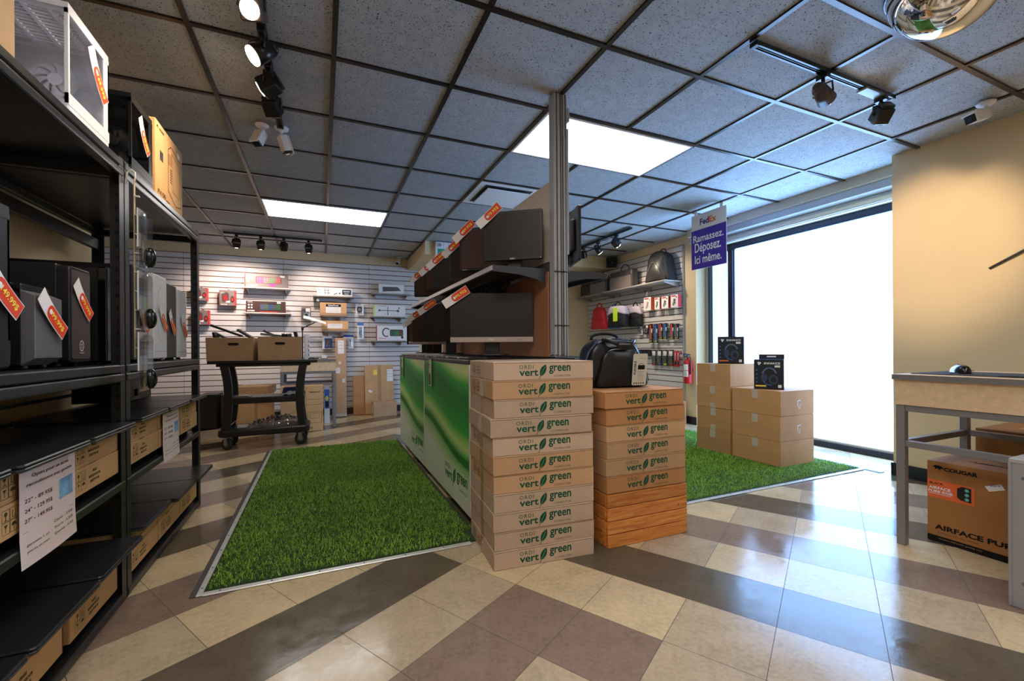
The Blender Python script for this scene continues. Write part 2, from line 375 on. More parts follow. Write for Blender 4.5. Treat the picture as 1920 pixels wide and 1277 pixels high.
def build_window():
    NAVY = mat('dark_anodised_frame', rgb(30, 34, 52), .3, .4); ALU = mat('pale_aluminium', rgb(176, 176, 176), .35, .5)
    PANE = mat('frosted_daylight_pane', (1, 1, 1, 1), .2, emit=(.27, .53, 1, 1), es=WINDOW_L)
    SIDE = mat('side_glass', rgb(170, 205, 220), .12, emit=(.55, .80, .92, 1), es=.75)
    f = MB(); y0, y1, z0, z1 = 1.95, 4.195, 0, 2.27
    f.box((XW-.05, y0, 0), (XW+.04, y1, .055), NAVY, .004); f.box((XW-.03, y0, .055), (XW+.03, y1, .075), ALU)
    f.box((XW-.05, y0, 2.19), (XW+.04, y1, z1), NAVY, .004); f.box((XW-.04, 3.80, .06), (XW+.04, 3.865, 2.2), NAVY, .004)
    f.box((XW-.012, 3.785, .06), (XW+.02, 3.80, 2.19), ALU); f.box((XW-.05, 4.15, 0), (XW+.04, y1, z1), ALU, .003)
    f.box((XW-.055, 4.13, .05), (XW+.03, 4.15, 2.2), NAVY, .002)
    w = f.struct('window_1')
    p = MB(); p.box((XW+.004, 1.90, .07), (XW+.012, 3.80, 2.195), PANE); p.part('pane', w)
    p = MB(); p.box((XW+.004, 3.865, .06), (XW+.012, 4.14, 2.195), SIDE); p.part('side_pane', w)
    h = MB(); h.box((XW-.10, y0-.02, 0), (XW, y0, 2.2), CREAM)
    t = MB(); t.box((4.27, 1.93, 2.40), (4.75, 4.2, CEIL+.01), mat('header_paint', rgb(196, 184, 160), .6))
    t.box((4.30, 1.93, 2.325), (4.75, 4.2, 2.40), ALU, .004); t.box((4.285, 1.93, 2.395), (4.30, 4.2, 2.41), WHITE)
    t.box((4.50, 1.93, 2.262), (4.75, 4.2, 2.33), mat('header_lower', rgb(206, 196, 174), .6), .003); t.struct('trim_1')
    h.bm.free()
    t = thing('roller_blind', 'rolled up pale blind under the box above the big window', 'blind', (4.45, 3.06, 2.285))
    c = MB(); c.cyl((0, -1.10, 0), (0, 1.10, 0), .028, mat('blind_fabric', rgb(226, 222, 208), .7), seg=20); c.part('roll', t)
    c = MB(); c.box((-.02, -1.1, -.045), (0, 1.1, -.033), WHITE, .003); c.part('hem_bar', t)
    # threshold grille in the floor in front of the window bay
    t = thing('floor_grille', 'narrow dark perforated metal grille in the floor before the window', 'grille', (4.07, 3.0, 0))
    g = MB(); g.box((-.03, -1.0, .0005), (.03, 1.0, .003), DKGREY)
    for k in range(70): g.box((-.022+(k % 2)*.01, -.99+k*.028, .003), (.012+(k % 2)*.01, -.975+k*.028, .0045), SILVER)
    g.part('grate', t)
build_window()
# ------------------------------------------------------------------ price tags
def tag_mesh(price, curl=.004):
    """white strip then orange-red tag, lying along local x, faces +z"""
    L, W = .180, .056
    def z(x): return curl*((x/L)**2)*4
    b = MB(); b.surf(lambda u, v: ((u-.5)*L, (v-.5)*W, z((u-.5)*L)), 10, 1, PAPER)
    b.surf(lambda u, v: ((u-.5)*L, (v-.5)*W, z((u-.5)*L)-.0006), 10, 1, PAPER)
    r = MB(); x0 = -L*.16; pts = [(L/2-.002, -W/2+.003), (L/2-.002, W/2-.003)] + [(x0+.020-.020*math.sin(a), math.cos(a)*(W/2-.003)) for a in [k*PI/8 for k in range(9)]]
    def q(p): return (p[0], p[1], z(p[0])+.0007)
    xs = [x0, x0+.003, x0+.008, x0+.020] + [x0+.020+(L/2-.002-x0-.020)*k/6 for k in range(1, 7)]
    def hw(x): return (W/2-.003)*(math.sqrt(max(0, 1-((x0+.020-x)/.020)**2)) if x < x0+.020 else 1)
    for a, c in zip(xs, xs[1:]): r.poly([q((a, -hw(a))), q((c, -hw(c))), q((c, hw(c))), q((a, hw(a)))], REDTAG)
    r.disc(Matrix.Identity(4), x0+.018, 0, .009, PAPER, z=z(x0)+.0011, n=12)
    tb = MB(); tb.text(price, Matrix.Identity(4), .036, 0, .078, .022, YEL, .02)
    for v in tb.bm.verts: v.co.z = z(v.co.x)+.0014
    return b, r, tb
_TAGS = {}
def price_tag(price, M, label, group):
    if price not in _TAGS:
        b, r, tb = tag_mesh(price)
        _TAGS[price] = (b.mesh('price_tag'), r.mesh('printed_tag'), tb.mesh('lettering'))
    o = bpy.data.objects.new('price_tag', _TAGS[price][0]); COL.objects.link(o); o.matrix_world = M
    for k, n in ((1, 'printed_tag'), (2, 'lettering')):
        c = bpy.data.objects.new(n, _TAGS[price][k]); COL.objects.link(c); c.parent = o
    return tag(o, label, 'price tag', None, 0, group)
# ------------------------------------------------------------------ steel racks on the left
RX0, RX1 = -1.26, -.735
def make_rack(y0, y1, label):
    t = thing('steel_rack', label, 'shelf', (0, 0, 0), 0, 'black steel racks along the left wall')
    for x, sx in ((RX1, -1), (RX0, 1)):
        for y, sy in ((y0, 1), (y1, -1)):
            b = MB(); th = .003
            b.box((min(x, x+sx*th), min(y, y+sy*.045), 0), (max(x, x+sx*th), max(y, y+sy*.045), 1.785), BLACKM)
            b.box((min(x, x+sx*.045), min(y, y+sy*th), 0), (max(x, x+sx*.045), max(y, y+sy*th), 1.785), BLACKM)
            for k in range(34):       # keyhole slots
                z = .05+k*.051
                b.box((x+sx*.016, y+sy*th-.0004 if sy > 0 else y-th-.0006, z), (x+sx*.028, y+sy*th+.0006 if sy > 0 else y-th+.0004, z+.016), mat('slot_dark', rgb(8, 8, 8), .8)) if sx < 0 else None
            b.part('post', t)
    ya, yb = y0+.004, y1-.004
    for nm, z, lip in (('shelf', 1.745, 1), ('shelf', .915, 1), ('shelf', .483, 0), ('shelf', .035, 0)):
        b = MB(); hh = .034
        front = [(RX1-.028, RX1+.002)] ; back = (RX0, RX0+.03)
        b.box((RX1-.03, ya, z-.034), (RX1+.003, yb, z), RACKBEAM, .010, seg=3)
        b.box((RX0, ya, z-.04), (RX0+.025, yb, z), RACKBEAM, .006)
        for y in (ya, yb-.025): b.box((RX0+.02, y, z-.04), (RX1-.02, y+.025, z-.002), BLACKM)
        b.part('beam', t)
        d = MB(); zt = z+.035 if lip else z
        if lip: d.box((RX0+.01, ya+.002, z+.004), (RX1+.002, yb-.002, zt), RACKBEAM, .004)
        else: d.box((RX0+.01, ya+.002, z-.012), (RX1-.03, yb-.002, z), BLACKM)
        d.part('shelf_board', t)
    b = MB(); b.box((RX0, ya, 1.62), (RX0+.025, yb, 1.685), BLACKM, .004)
    b.part('rear_rail', t)
    for z in (.60, .68, .76): b = MB(); b.box((RX0, ya, z), (RX0+.02, yb, z+.014), BLACKM); b.part('rear_rail', t)
    return t
make_rack(.95, 2.262, 'black steel rack at the left edge, the nearer of the two')
make_rack(2.266, 3.445, 'black steel rack at left, the farther one that holds the white tower cases')
SH_TOP, SH_MID, SH_LOW, SH_BOT = 1.781, .951, .484, .036

# ------------------------------------------------------------------ computer cases
def foot(b, w, d, m=BLACK, h=.012):
    for sx in (-1, 1):
        for sy in (-1, 1): b.cyl((sx*(w/2-.025), sy*(d/2-.04), 0), (sx*(w/2-.025), sy*(d/2-.04), h), .012, m, seg=10)
def fan(parent, M, r, m, name='fan'):
    b = MB(); n = 24
    for k in range(n):
        a0, a1 = 2*PI*k/n, 2*PI*(k+1)/n
        b.poly([(r*.93*math.cos(a0), r*.93*math.sin(a0), .012), (r*math.cos(a0), r*math.sin(a0), .012), (r*math.cos(a1), r*math.sin(a1), .012), (r*.93*math.cos(a1), r*.93*math.sin(a1), .012)], m)
    b.cyl((0, 0, 0), (0, 0, .016), r*.32, m, seg=18)
    for k in range(9):
        a = 2*PI*k/9
        def f(u, v, a=a): rr = r*(.28+.62*u); an = a+.55*u+(v-.5)*.62; return (rr*math.cos(an), rr*math.sin(an), .004+.010*v)
        b.surf(f, 5, 3, m)
    b.bm.transform(M); return b.part(name, parent)
def glass_case(label, w, d, h, m, fan_m, loc, gl=GLASS, tagc=None):
    """front (local -Y) glazed in a frame, right-hand side (local -X) glazed, fans on the far inner wall"""
    t = thing('computer_case', label, 'computer case', loc, PI/2, 'computer cases on the top shelf')
    b = MB(); b.box((-w/2, -d/2, .012), (w/2, d/2, .05), m, .004); [b.box(q0, q1, m) for q0, q1 in (((-w/2, -d/2, h-.02), (w/2, -d/2+.03, h)), ((-w/2, d/2-.03, h-.02), (w/2, d/2, h)), ((-w/2, -d/2+.03, h-.02), (-w/2+.03, d/2-.03, h)), ((w/2-.03, -d/2+.03, h-.02), (w/2, d/2-.03, h)))]; nb = 12; [b.box((-w/2+.03+(w-.06)*(q+.38)/nb, -d/2+.03, h-.012), (-w/2+.03+(w-.06)*(q+.62)/nb, d/2-.03, h-.006), m) for q in range(nb)]; [b.box((-w/2+.03, -d/2+.03+(d-.06)*(q+.4)/5, h-.013), (w/2-.03, -d/2+.03+(d-.06)*(q+.6)/5, h-.004), m) for q in range(5)]
    b.box((-w/2, d/2-.008, .05), (w/2, d/2, h-.02), m); b.box((w/2-.008, -d/2, .05), (w/2, d/2, h-.02), m)
    b.box((w/2-.045, -d/2, .05), (w/2, -d/2+.02, h-.02), m); b.box((-w/2, -d/2, .05), (-w/2+.010, -d/2+.010, h-.02), m)
    b.box((-w/2, -d/2-.001, h-.035), (w/2, -d/2+.01, h-.018), m); b.box((-w/2, -d/2-.001, .045), (w/2, -d/2+.01, .085), m)
    b.box((-w/2+.02, d/2-.16, .05), (w/2-.09, d/2-.15, h-.03), m)
    foot(b, w, d); b.part('frame', t)
    v = MB()
    for k in range(6): v.box((-w/2+.05+.03*k, d/2-.1605, h*.3+.04*(k % 3)), (-w/2+.06+.03*k, d/2-.1595, h*.3+.012+.04*(k % 3)), DKGREY)
    v.part('vent_slots', t)
    g = MB(); g.box((-w/2+.010, -d/2+.002, .055), (w/2-.045, -d/2+.005, h-.022), gl); g.part('front_glass', t)
    g = MB(); g.box((-w/2+.001, -d/2+.012, .05), (-w/2+.004, d/2-.01, h-.02), gl); g.part('side_glass', t)
    for k in range(2): fan(t, Matrix.Translation((w/2-.03, -d/2+.14, .12+k*(h-.19)*.62)) @ Matrix.Rotation(-PI/2, 4, 'Y'), .068, fan_m)
    return t
WCASE = mat('white_case_paint', rgb(226, 228, 238), .35)
glass_case('white computer case with glass sides on the top shelf, 169.99$ tag', .30, .40, .385, WCASE, mat('white_fan', rgb(214, 216, 224), .4), (-.965, 2.065, SH_TOP))
glass_case('black computer case with glass sides and two fans on the top shelf', .262, .38, .365, BLACK, mat('pale_grey_fan', rgb(170, 170, 172), .4), (-.955, 2.567, SH_TOP), DKGLASS)
FP = {}
def tower(label, w, d, h, body, face, loc, style='plain', group='computer towers on the middle shelf'):
    t = thing('computer_tower', label, 'computer', loc, PI/2, group)
    b = MB(); b.box((-w/2, -d/2+.03, .012), (w/2, d/2, h), body, .004); foot(b, w, d); b.part('body', t)
    f = MB()
    if style == 'rounded':
        f.prism(rrect(w, h-.012, .012, 4, 0, (h+.012)/2), .035, face, F_FRONT(0, -d/2+.031, 0), .008, 2)
        F = F_FRONT(0, -d/2-.0042, 0); pts = [(w*.44, h*.22)]
        for k in range(15): a = PI*k/14; pts.append((w*.02+w*.30*math.cos(PI/2+a)*1.0, .55*h-.32*h*math.sin(a-PI/2)))
        f.line(F, pts[1:], .003, mat('grey_line', rgb(150, 152, 160), .5)); f.rect(F, -w/2+.004, .05, w/2-.004, .052, mat('grey_line', rgb(150, 152, 160), .5))  # grey arc and lower line drawn on the front panel
        f.rect(F, -.02, .012, .03, .017, BLACK)
    elif style == 'slant':
        P = [(-d/2, .03), (-d/2, h-.03), (-d/2+.10, h+.012), (-d/2+.035, .012)]
        f.prism([(-d/2, .035), (-d/2, h-.035), (-d/2+.09, h+.010), (-d/2+.09, h-.0), (-d/2+.034, h-.03), (-d/2+.034, .012)], w, face, frame((-w/2, 0, 0), (0, 1, 0), (0, 0, 1)), .002)
    elif style == 'mesh':
        f.prism(rrect(w, h-.02, .014, 4, 0, (h+.01)/2), .035, body, F_FRONT(0, -d/2+.031, 0), .004, 2)
        f.prism(rrect(w-.022, h-.045, .010, 4, 0, (h+.01)/2), .002, face, F_FRONT(0, -d/2-.0045, 0))
    else:
        f.box((-w/2, -d/2, .014), (w/2, -d/2+.031, h+.002), face, .005, seg=2)
        f.rect(F_FRONT(0, -d/2-.0006, 0), -w/2+.005, .045, w/2-.005, .047, BLACK)
    FP[label] = f.part('front_panel', t); return t
def badge(t, d, txt, x, z, w, h, m, y=-.001):
    b = MB(); b.text(txt, F_FRONT(0, -d/2+y, 0), x, z, w, h, m, .01); return b.part('badge', FP[t['label']])
def meshmat():
    m = bpy.data.materials.new('perforated_mesh'); m.use_nodes = True; t = NT(m); t.p.inputs['Roughness'].default_value = .4
    v = t.new('ShaderNodeTexVoronoi'); v.inputs['Scale'].default_value = 260; v.inputs['Randomness'].default_value = .05; t.l(t.coord('Object'), v.inputs['Vector'])
    t.base(t.ramp(v.outputs['Distance'], [(.28, (.006, .006, .006, 1)), (.36, rgb(92, 80, 78))])); return m
MESHM = meshmat(); BRUSH = mat('brushed_grey_front', rgb(112, 112, 114), .38, .3, var=.06, nscale=40, stretch=(1, 1, .05))
glass_case('dark glass-fronted computer case cut by the left picture edge on the middle shelf', .24, .40, .44, BLACK, DKGREY, (-.96, 1.478, SH_MID), DKGLASS)
t = tower('black computer tower with a grey brushed front and sloped top, 99.99$ tag', .150, .40, .262, BLACK, BRUSH, (-1.0, 1.875, SH_MID), 'slant')
badge(t, .40, '//////', 0, .045, .075, .012, SILVER, -.0012)
t = tower('slim black tower standing just left of the grey-fronted one', .06, .38, .255, BLACK, DKGREY, (-1.03, 1.74, SH_MID))
t = tower('black computer tower with a perforated front and lion emblem, 79.99$ tag', .152, .44, .365, BLACK, MESHM, (-1.04, 2.115, SH_MID), 'mesh')
b = MB(); F = F_FRONT(0, -.2270, .075)
n = 14; b.line(F, [(.013*(1+.18*(k % 2))*math.cos(2*PI*k/n), .017*(1+.18*(k % 2))*math.sin(2*PI*k/n)) for k in range(n)], .003, WHITE, True)
b.line(F, [(-.006, .008), (0, .002), (.006, .008)], .002, WHITE); b.line(F, [(0, .002), (0, -.008)], .0025, WHITE); b.line(F, [(-.005, -.008), (.005, -.008)], .002, WHITE)
b.text('Savage', F, 0, -.026, .03, .007, WHITE); b.part('emblem', FP[t['label']], 'white lion head emblem')
t = tower('dark glossy computer tower half hidden behind the rack post', .17, .44, .40, BLACK, mat('gloss_black', rgb(12, 12, 14), .12), (-1.10, 2.16+.20, SH_MID), 'plain')
t.location = (-1.03, 2.40, SH_MID)
for lab, w_, d_, h_, b_, f_, loc, st in (
    ('black computer tower beside the rack post, left of the white ones', .155, .42, .45, BLACK, DKGREY, (-1.0, 2.60, SH_MID), 'plain'),
    ('white computer tower with a curved arc on its front', .20, .42, .455, WCASE, mat('white_front', rgb(226, 226, 232), .35), (-1.0, 2.885, SH_MID), 'rounded'),
    ('dark grey computer tower between the two white ones', .195, .40, .435, BLACK, mat('charcoal_front', rgb(70, 68, 66), .5), (-1.0, 3.112, SH_MID), 'plain'),
    ('narrow white computer tower at the far end of the middle shelf', .185, .40, .425, WCASE, mat('white_front2', rgb(222, 222, 226), .4), (-1.0, 3.332, SH_MID), 'plain')):
    tower(lab, w_, d_, h_, b_, f_, loc, st)
GT = 'orange price tags on the computer cases'
def ptag(price, x, y, z, ang, label, tilt=0, s=1.0):
    # on a face looking +X; ang = slope of the tag in that face
    M = F_RIGHT(x, y, z) @ Matrix.Rotation(math.radians(ang), 4, 'Z') @ Matrix.Rotation(tilt, 4, 'X') @ Matrix.Scale(s, 4)
    price_tag(price, M, label, GT)
ptag('169.99$', -.757, 2.10, 2.03, -52, 'orange price tag reading 169.99$ on the white glass case', 0, 1.05)
ptag('129.99$', -.757, 2.56, 2.01, -52, 'orange price tag on the black glass case of the top shelf', 0, .95)
ptag('99.99$', -.790, 1.868, 1.125, -42, 'orange price tag reading 99.99$ on the grey-fronted tower', 0, 1.0)
ptag('79.99$', -.808, 2.112, 1.195, -47, 'orange price tag reading 79.99$ on the perforated black tower', 0, .92)
ptag('149.99$', -.752, 1.55, 1.17, -42, 'orange price tag at the left picture edge on the glass-fronted case', 0, 1.0)
ptag('89.99$', -.782, 2.625, 1.16, -50, 'orange price tag on the black tower next to the rack post', 0, .9)
ptag('69.99$', -.780, 2.90, 1.18, -50, 'orange price tag on the white tower with the curved arc', 0, .9)
ptag('59.99$', -.792, 3.10, 1.17, -50, 'orange price tag on the dark grey tower between white ones', 0, .9)
ptag('49.99$', -.792, 3.335, 1.16, -50, 'orange price tag on the narrow white tower at the shelf end', 0, .9)
# ------------------------------------------------------------------ cartons
def carton_body(w, d, h, m, tape=None, lid=False):
    b = MB(); b.box((-w/2, -d/2, 0), (w/2, d/2, h), m, .0035, seg=2)
    b.rect(F_TOP(0, 0, h+.0004), -w/2+.004, -.0012, w/2-.004, .0012, SEAM)
    if lid: b.rect(F_FRONT(0, -d/2-.0005, 0), -w/2+.004, h-.006, w/2-.004, h-.0045, SEAM)
    return b
def tape_strip(parent, M, w, l, m=TAPE):
    b = MB(); b.box((-w/2, 0, 0), (w/2, l, .0006), m, M=M); return b.part('tape', parent)
def leaf_logo(b, M, w, ink=INKGREEN, back=CARD):
    """two stacked words, a leaf between, as printed on the cartons; width w, centred on the frame origin"""
    k = w; h = .215*k
    b.text('ORDI', M, (-.5+.135)*k, .36*h+.0, .27*k, .30*h, ink, 0, 1.25)
    b.text('vert', M, (-.5+.18)*k, -.12*h, .36*k, .52*h, ink, .022)
    b.text('green', M, (.5-.215)*k, .10*h, .43*k, .72*h, ink, .022)
    b.text('COMPUTER', M, (.5-.165)*k, -.42*h, .33*k, .15*h, ink, 0, 1.2)
    cx, cy = -.045*k, .05*h
    def P(t, s): x = (t-.5)*1.1*h; o = s*.26*h*max(0, math.sin(PI*max(0, min(1, t))))**.8; a = math.radians(62); return (cx+x*math.cos(a)-o*math.sin(a), cy+x*math.sin(a)+o*math.cos(a))
    n = 10; b.poly([P(i/n, 1) for i in range(n+1)] + [P(i/n, -1) for i in range(n-1, 0, -1)], ink, M)
    b.line(M, [P(.0, 0), P(.82, 0)], .022*h, back, z=.0003); b.line(M, [P(-.22, 0), P(.05, 0)], .05*h, ink)
def care_marks(b, M, x, z, s, ink=INKOLIVE, txt=('FRAGILE', 'MANIPULER AVEC SOIN', 'HANDLE WITH CARE')):
    """four pictogram cells and three lines of text; s = height of the block"""
    for i in range(2):
        for j in range(2):
            cx, cy = x+(i-.5)*s*.52, z+(j-.5)*s*.52; q = s*.24
            b.line(M, [(cx-q, cy-q), (cx+q, cy-q), (cx+q, cy+q), (cx-q, cy+q)], s*.018, ink, True)
            if (i, j) == (0, 1): b.disc(M, cx, cy+q*.25, q*.42, ink, 10); b.line(M, [(cx, cy), (cx, cy-q*.8)], s*.04, ink); b.line(M, [(cx-q*.4, cy-q*.8), (cx+q*.4, cy-q*.8)], s*.03, ink)
            elif (i, j) == (1, 1):
                for sx in (-.4, .4): b.line(M, [(cx+sx*q, cy-q*.6), (cx+sx*q, cy+q*.6)], s*.04, ink)
                b.line(M, [(cx-q*.6, cy-q*.7), (cx+q*.6, cy-q*.7)], s*.03, ink)
            elif (i, j) == (0, 0): b.poly([(cx-q*.5, cy+q*.6), (cx+q*.5, cy+q*.6), (cx, cy-q*.1)][::-1], ink, M); b.line(M, [(cx, cy), (cx, cy-q*.7)], s*.03, ink)
            else: b.poly([(cx-q*.75, cy), (cx+q*.75, cy), (cx+q*.4, cy+q*.6), (cx-q*.4, cy+q*.6)], ink, M); b.line(M, [(cx, cy), (cx, cy-q*.7)], s*.03, ink)
    tx = x+s*1.55
    for r, t in enumerate(txt):
        wd = {0: .5, 1: 1.35, 2: 1.1}[r]*s; b.text(t, M, tx+r*.0, z+(1-r)*s*.27, wd, s*.16, ink, .03)
# slim monitor/laptop cartons on the racks -----------------------------------------------------------
SB = thing('carton', 'x', 'box', (0, 0, 0), 0)
carton_body(.358, .36, .089, CARDY).part('body', SB)
b = MB(); care_marks(b, F_FRONT(0, -.1806, 0), -.115, .046, .062); b.part('print', SB)
tape_strip(SB, F_TOP(-.03, -.18, .0892), .05, .36)
b = MB(); b.rect(F_FRONT(.177, -.1807, 0), -.004, .002, .0, .087, SEAM); b.part('edge_seam', SB)
def rack_box(y, z, x, label, first=[True]):
    g = 'tan fragile cartons on the left racks'
    if first[0]: first[0] = False; SB.location = (x-.18, y, z); SB.rotation_euler = (0, 0, PI/2); SB['label'] = label; SB['group'] = g; return SB
    return dup(SB, label, (x-.18, y, z), PI/2, g)
XF = -.742
for (yc, nm) in ((2.032, 'beside the rack post in the near rack'), (1.668, 'behind the hanging price sheet in the near rack'), (1.304, 'at the left picture edge in the near rack')):
    rack_box(yc, SH_LOW+.040, XF, 'lower tan fragile carton %s' % nm); rack_box(yc, SH_LOW+.130, XF-.002, 'upper tan fragile carton %s' % nm)
for (yc, nm) in ((2.495, 'just past the rack post in the far rack'), (2.857, 'behind the price sheet in the far rack'), (3.218, 'at the far end of the far rack')):
    rack_box(yc, SH_LOW+.040, XF, 'lower tan fragile carton %s' % nm); rack_box(yc, SH_LOW+.130, XF-.003, 'upper tan fragile carton %s' % nm)
# pallets under the low row so the cartons stand clear of the rail
for (yc, nm) in ((2.028, 'beside the post'), (1.630, 'second from the post'), (1.26, 'in the picture corner')):
    rack_box(yc, SH_BOT+.030, XF-.004, 'bottom shelf tan carton of the near rack %s, lower one' % nm); rack_box(yc, SH_BOT+.120, XF-.010, 'bottom shelf tan carton of the near rack %s, upper one' % nm)
for (yc, nm) in ((2.495, 'nearest the post'), (2.857, 'in the middle'), (3.218, 'at the far end')):
    rack_box(yc, SH_BOT+.030, XF-.004, 'bottom shelf tan carton of the far rack %s, lower one' % nm); rack_box(yc, SH_BOT+.120, XF-.008, 'bottom shelf tan carton of the far rack %s, upper one' % nm)
def shelf_riser(y0, y1, z0, z1, lab):
    b = MB()
    for y in [y0+.05+(y1-y0-.1)*k/3 for k in range(4)]: b.box((RX0+.06, y-.02, z0), (RX1-.05, y+.02, z1-.008), BLACKM)
    b.box((RX0+.05, y0, z1-.008), (RX1-.04, y1, z1), BLACKM, .002); b.thing('shelf_riser', lab, 'shelf riser')
for (ya, yb, nm) in ((1.14, 2.21, 'near'), (2.315, 3.395, 'far')):
    shelf_riser(ya, yb, SH_LOW+.0005, SH_LOW+.0395, 'low black riser under the upper row of tan cartons in the %s rack' % nm)
    shelf_riser(ya, yb, SH_BOT+.0005, SH_BOT+.0295, 'low black riser under the bottom row of tan cartons in the %s rack' % nm)
# closed black laptops lying on the cartons
LID = mat('laptop_lid', rgb(30, 29, 30), .33, bump=.1, bscale=900); LEDGE = mat('laptop_edge', rgb(52, 52, 54), .3, .3)
LP = thing('laptop', 'x', 'laptop', (0, 0, 0), 0)
b = MB(); b.prism(rrect(.357, .40, .012, 3), .009, LEDGE, None, .002); b.part('base', LP)
b = MB(); b.prism(rrect(.357, .40, .012, 3), .009, LID, Matrix.Translation((0, 0, .010)), .003); b.rect(F_TOP(0, 0, .0194), -.17, .188, .17, .194, BLACK); b.part('lid', LP)
b = MB(); b.cyl((-.15, .192, .010), (.15, .192, .010), .006, BLACK, seg=8); b.part('hinge', LP)
def laptop(y, z, x, label, first=[True]):
    g = 'closed black laptops on the left racks'; loc = (x-.20, y, z)
    if first[0]: first[0] = False; LP.location = loc; LP.rotation_euler = (0, 0, PI/2); LP['label'] = label; LP['group'] = g; return
    dup(LP, label, loc, PI/2, g)
zl = SH_LOW+.130+.0895
for y, x, nm in ((2.030, -.682, 'beside the rack post in the near rack'), (1.652, -.680, 'above the near price sheet'), (1.285, -.69, 'at the left picture edge'), (2.494, -.697, 'just past the rack post in the far rack'), (2.856, -.692, 'above the far price sheet'), (3.217, -.686, 'at the far end of the far rack')):
    laptop(y, zl+.0005, x, 'closed black laptop in the upper row, %s' % nm)
zl = SH_BOT+.120+.0895
for y, x, nm in ((2.032, -.664, 'beside the rack post in the near rack'), (1.655, -.660, 'second from the post in the near rack'), (1.285, -.664, 'in the bottom left picture corner'), (2.494, -.69, 'nearest the post in the far rack'), (2.856, -.665, 'in the middle of the far rack'), (3.217, -.655, 'at the far end of the far rack')):
    laptop(y, zl+.0005, x, 'closed black laptop in the lower row, %s' % nm)
# hanging sheets with prices
def price_sheet(y, label, s):
    t = thing('price_sheet', label, 'sign', (XF+.006, y, .688), 0, 'white price sheets on the tan cartons')
    w_, h_ = .283*s, .262*s
    def bend(x, z): return .004+.012*(1-(z+h_)/h_)**2*0 + .010*math.sin((x/w_+.5)*PI)*.5 + .012*(max(0, -z-h_*.7)/h_)
    b = MB(); b.surf(lambda u, v: (bend((u-.5)*w_, -v*h_), (u-.5)*w_, -v*h_), 8, 10, PAPERPINK); b.part('sheet', t)
    q = MB(); F = F_RIGHT(0, 0, 0)
    q.text('Optez pour un ecran', F, 0, -.022*s, .135*s, .013*s, INKBROWN, .015); q.text('reconditionne avec garantie', F, 0, -.044*s, .165*s, .012*s, INKBROWN, .01)
    for k, tx in enumerate(('22" - 89.95$', '24" - 129.95$', '27" - 149.95$')): q.text(tx, F, -.045*s, (-.085-.027*k)*s, .088*s, .013*s, INKBROWN, .01)
    q.line(F, [(-.095*s, -.168*s), (.09*s, -.168*s)], .001, INKBROWN)
    for k, tx in enumerate(('Clavier - 9.95$', 'Souris - 6.95$', 'Ensemble - 14.95$')): q.text(tx, F, .045*s, (-.183-.018*k)*s, .08*s, .009*s, INKBROWN)
    for k, tx in enumerate(('garantie 1 an', 'pieces et main')): q.text(tx, F, -.05*s, (-.205-.018*k)*s, .07*s, .009*s, INKBROWN)
    q.rect(F, .028*s, -.128*s, .088*s, -.068*s, mat('photo_blue', rgb(128, 172, 214), .5, var=.5, nscale=22))
    for v in q.bm.verts: v.co.y *= 1.38; v.co.x = bend(v.co.y, v.co.z)+.0012
    q.part('lettering', t)
price_sheet(1.712, 'white price sheet hanging on the cartons of the near rack', 1.0)
price_sheet(2.835, 'white price sheet hanging on the cartons of the far rack', .94)
# upper shelf cartons
def big_carton(label, w_, d_, h_, loc, rz, m, group=None):
    t = thing('carton', label, 'box', loc, rz, group); carton_body(w_, d_, h_, m).part('body', t); return t
t = big_carton('tan computer case carton at the far end of the top shelf', .462, .40, .408, (-.965, 2.975, SH_TOP), PI/2, CARDY)
q = MB(); F = F_FRONT(0, -.2008, 0)
q.line(F, [(-.03, .33), (.02, .36), (.20, .33), (.20, .07), (.10, .05), (-.03, .10)], .004, INK, True); q.line(F, [(.03, .33), (.17, .30), (.17, .11), (.05, .12)], .003, INKBROWN, True)
for k in range(6): q.line(F, [(0, .16+k*.014), (.035, .16+k*.014)], .005, INK)
q.rect(F, -.02, .25, .03, .31, mat('print_brown', rgb(170, 120, 84), .7)); q.text('FV150', F, -.14, .048, .12, .026, INK, .02); q.line(F, [(-.07, .036), (-.01, .036)], .005, INK)
q.line(F, [(-.21, .372), (-.20, .385), (-.19, .372)], .006, INK); q.text('COUGAR', F, -.135, .376, .075, .013, INK, .03); q.rect(F, -.165, .22, -.115, .27, DKGREY); q.rect(F, .13, .345, .175, .375, PAPER); q.part('print', t)
t = big_carton('tan carton at the top left picture corner on the top shelf', .42, .40, .42, (-.965, 1.43, SH_TOP), PI/2, CARDY)
q = MB(); F = F_FRONT(0, -.2008, 0); q.line(F, [(.05, .36), (.12, .30), (.16, .33), (.17, .25), (.13, .23)], .003, INKBROWN); q.text('PC', F, -.05, .06, .08, .04, INK, .02); q.part('print', t)
# black printed box under the middle shelf
t = thing('hardware_box', 'black printed hardware box under the middle shelf of the far rack', 'box', (-1.02, 3.30, zl+.0005), PI/2)
t.location = (-1.09, 3.20, SH_LOW+.2415)
b = MB(); b.box((-.17, -.12, 0), (.17, .12, .15), mat('gloss_black_card', rgb(16, 16, 18), .25), .003); b.part('body', t)
q = MB(); F = F_FRONT(0, -.1208, 0); q.rect(F, -.12, .02, .14, .095, mat('print_slate', rgb(52, 62, 66), .35)); q.rect(F, -.10, .025, -.05, .065, DKGREY); q.line(F, [(-.04, .04), (.13, .055)], .003, SILVER); q.line(F, [(.03, .035), (.06, .055)], .003, SILVER)
for sx in (.105, .13): q.line(F, [(sx+.012*math.cos(a), .122+.012*math.sin(a)) for a in [k*PI/6 for k in range(12)]], .005, YEL, True)
q.text('aerox', F, .06, .082, .04, .010, WHITE); q.part('print', t)
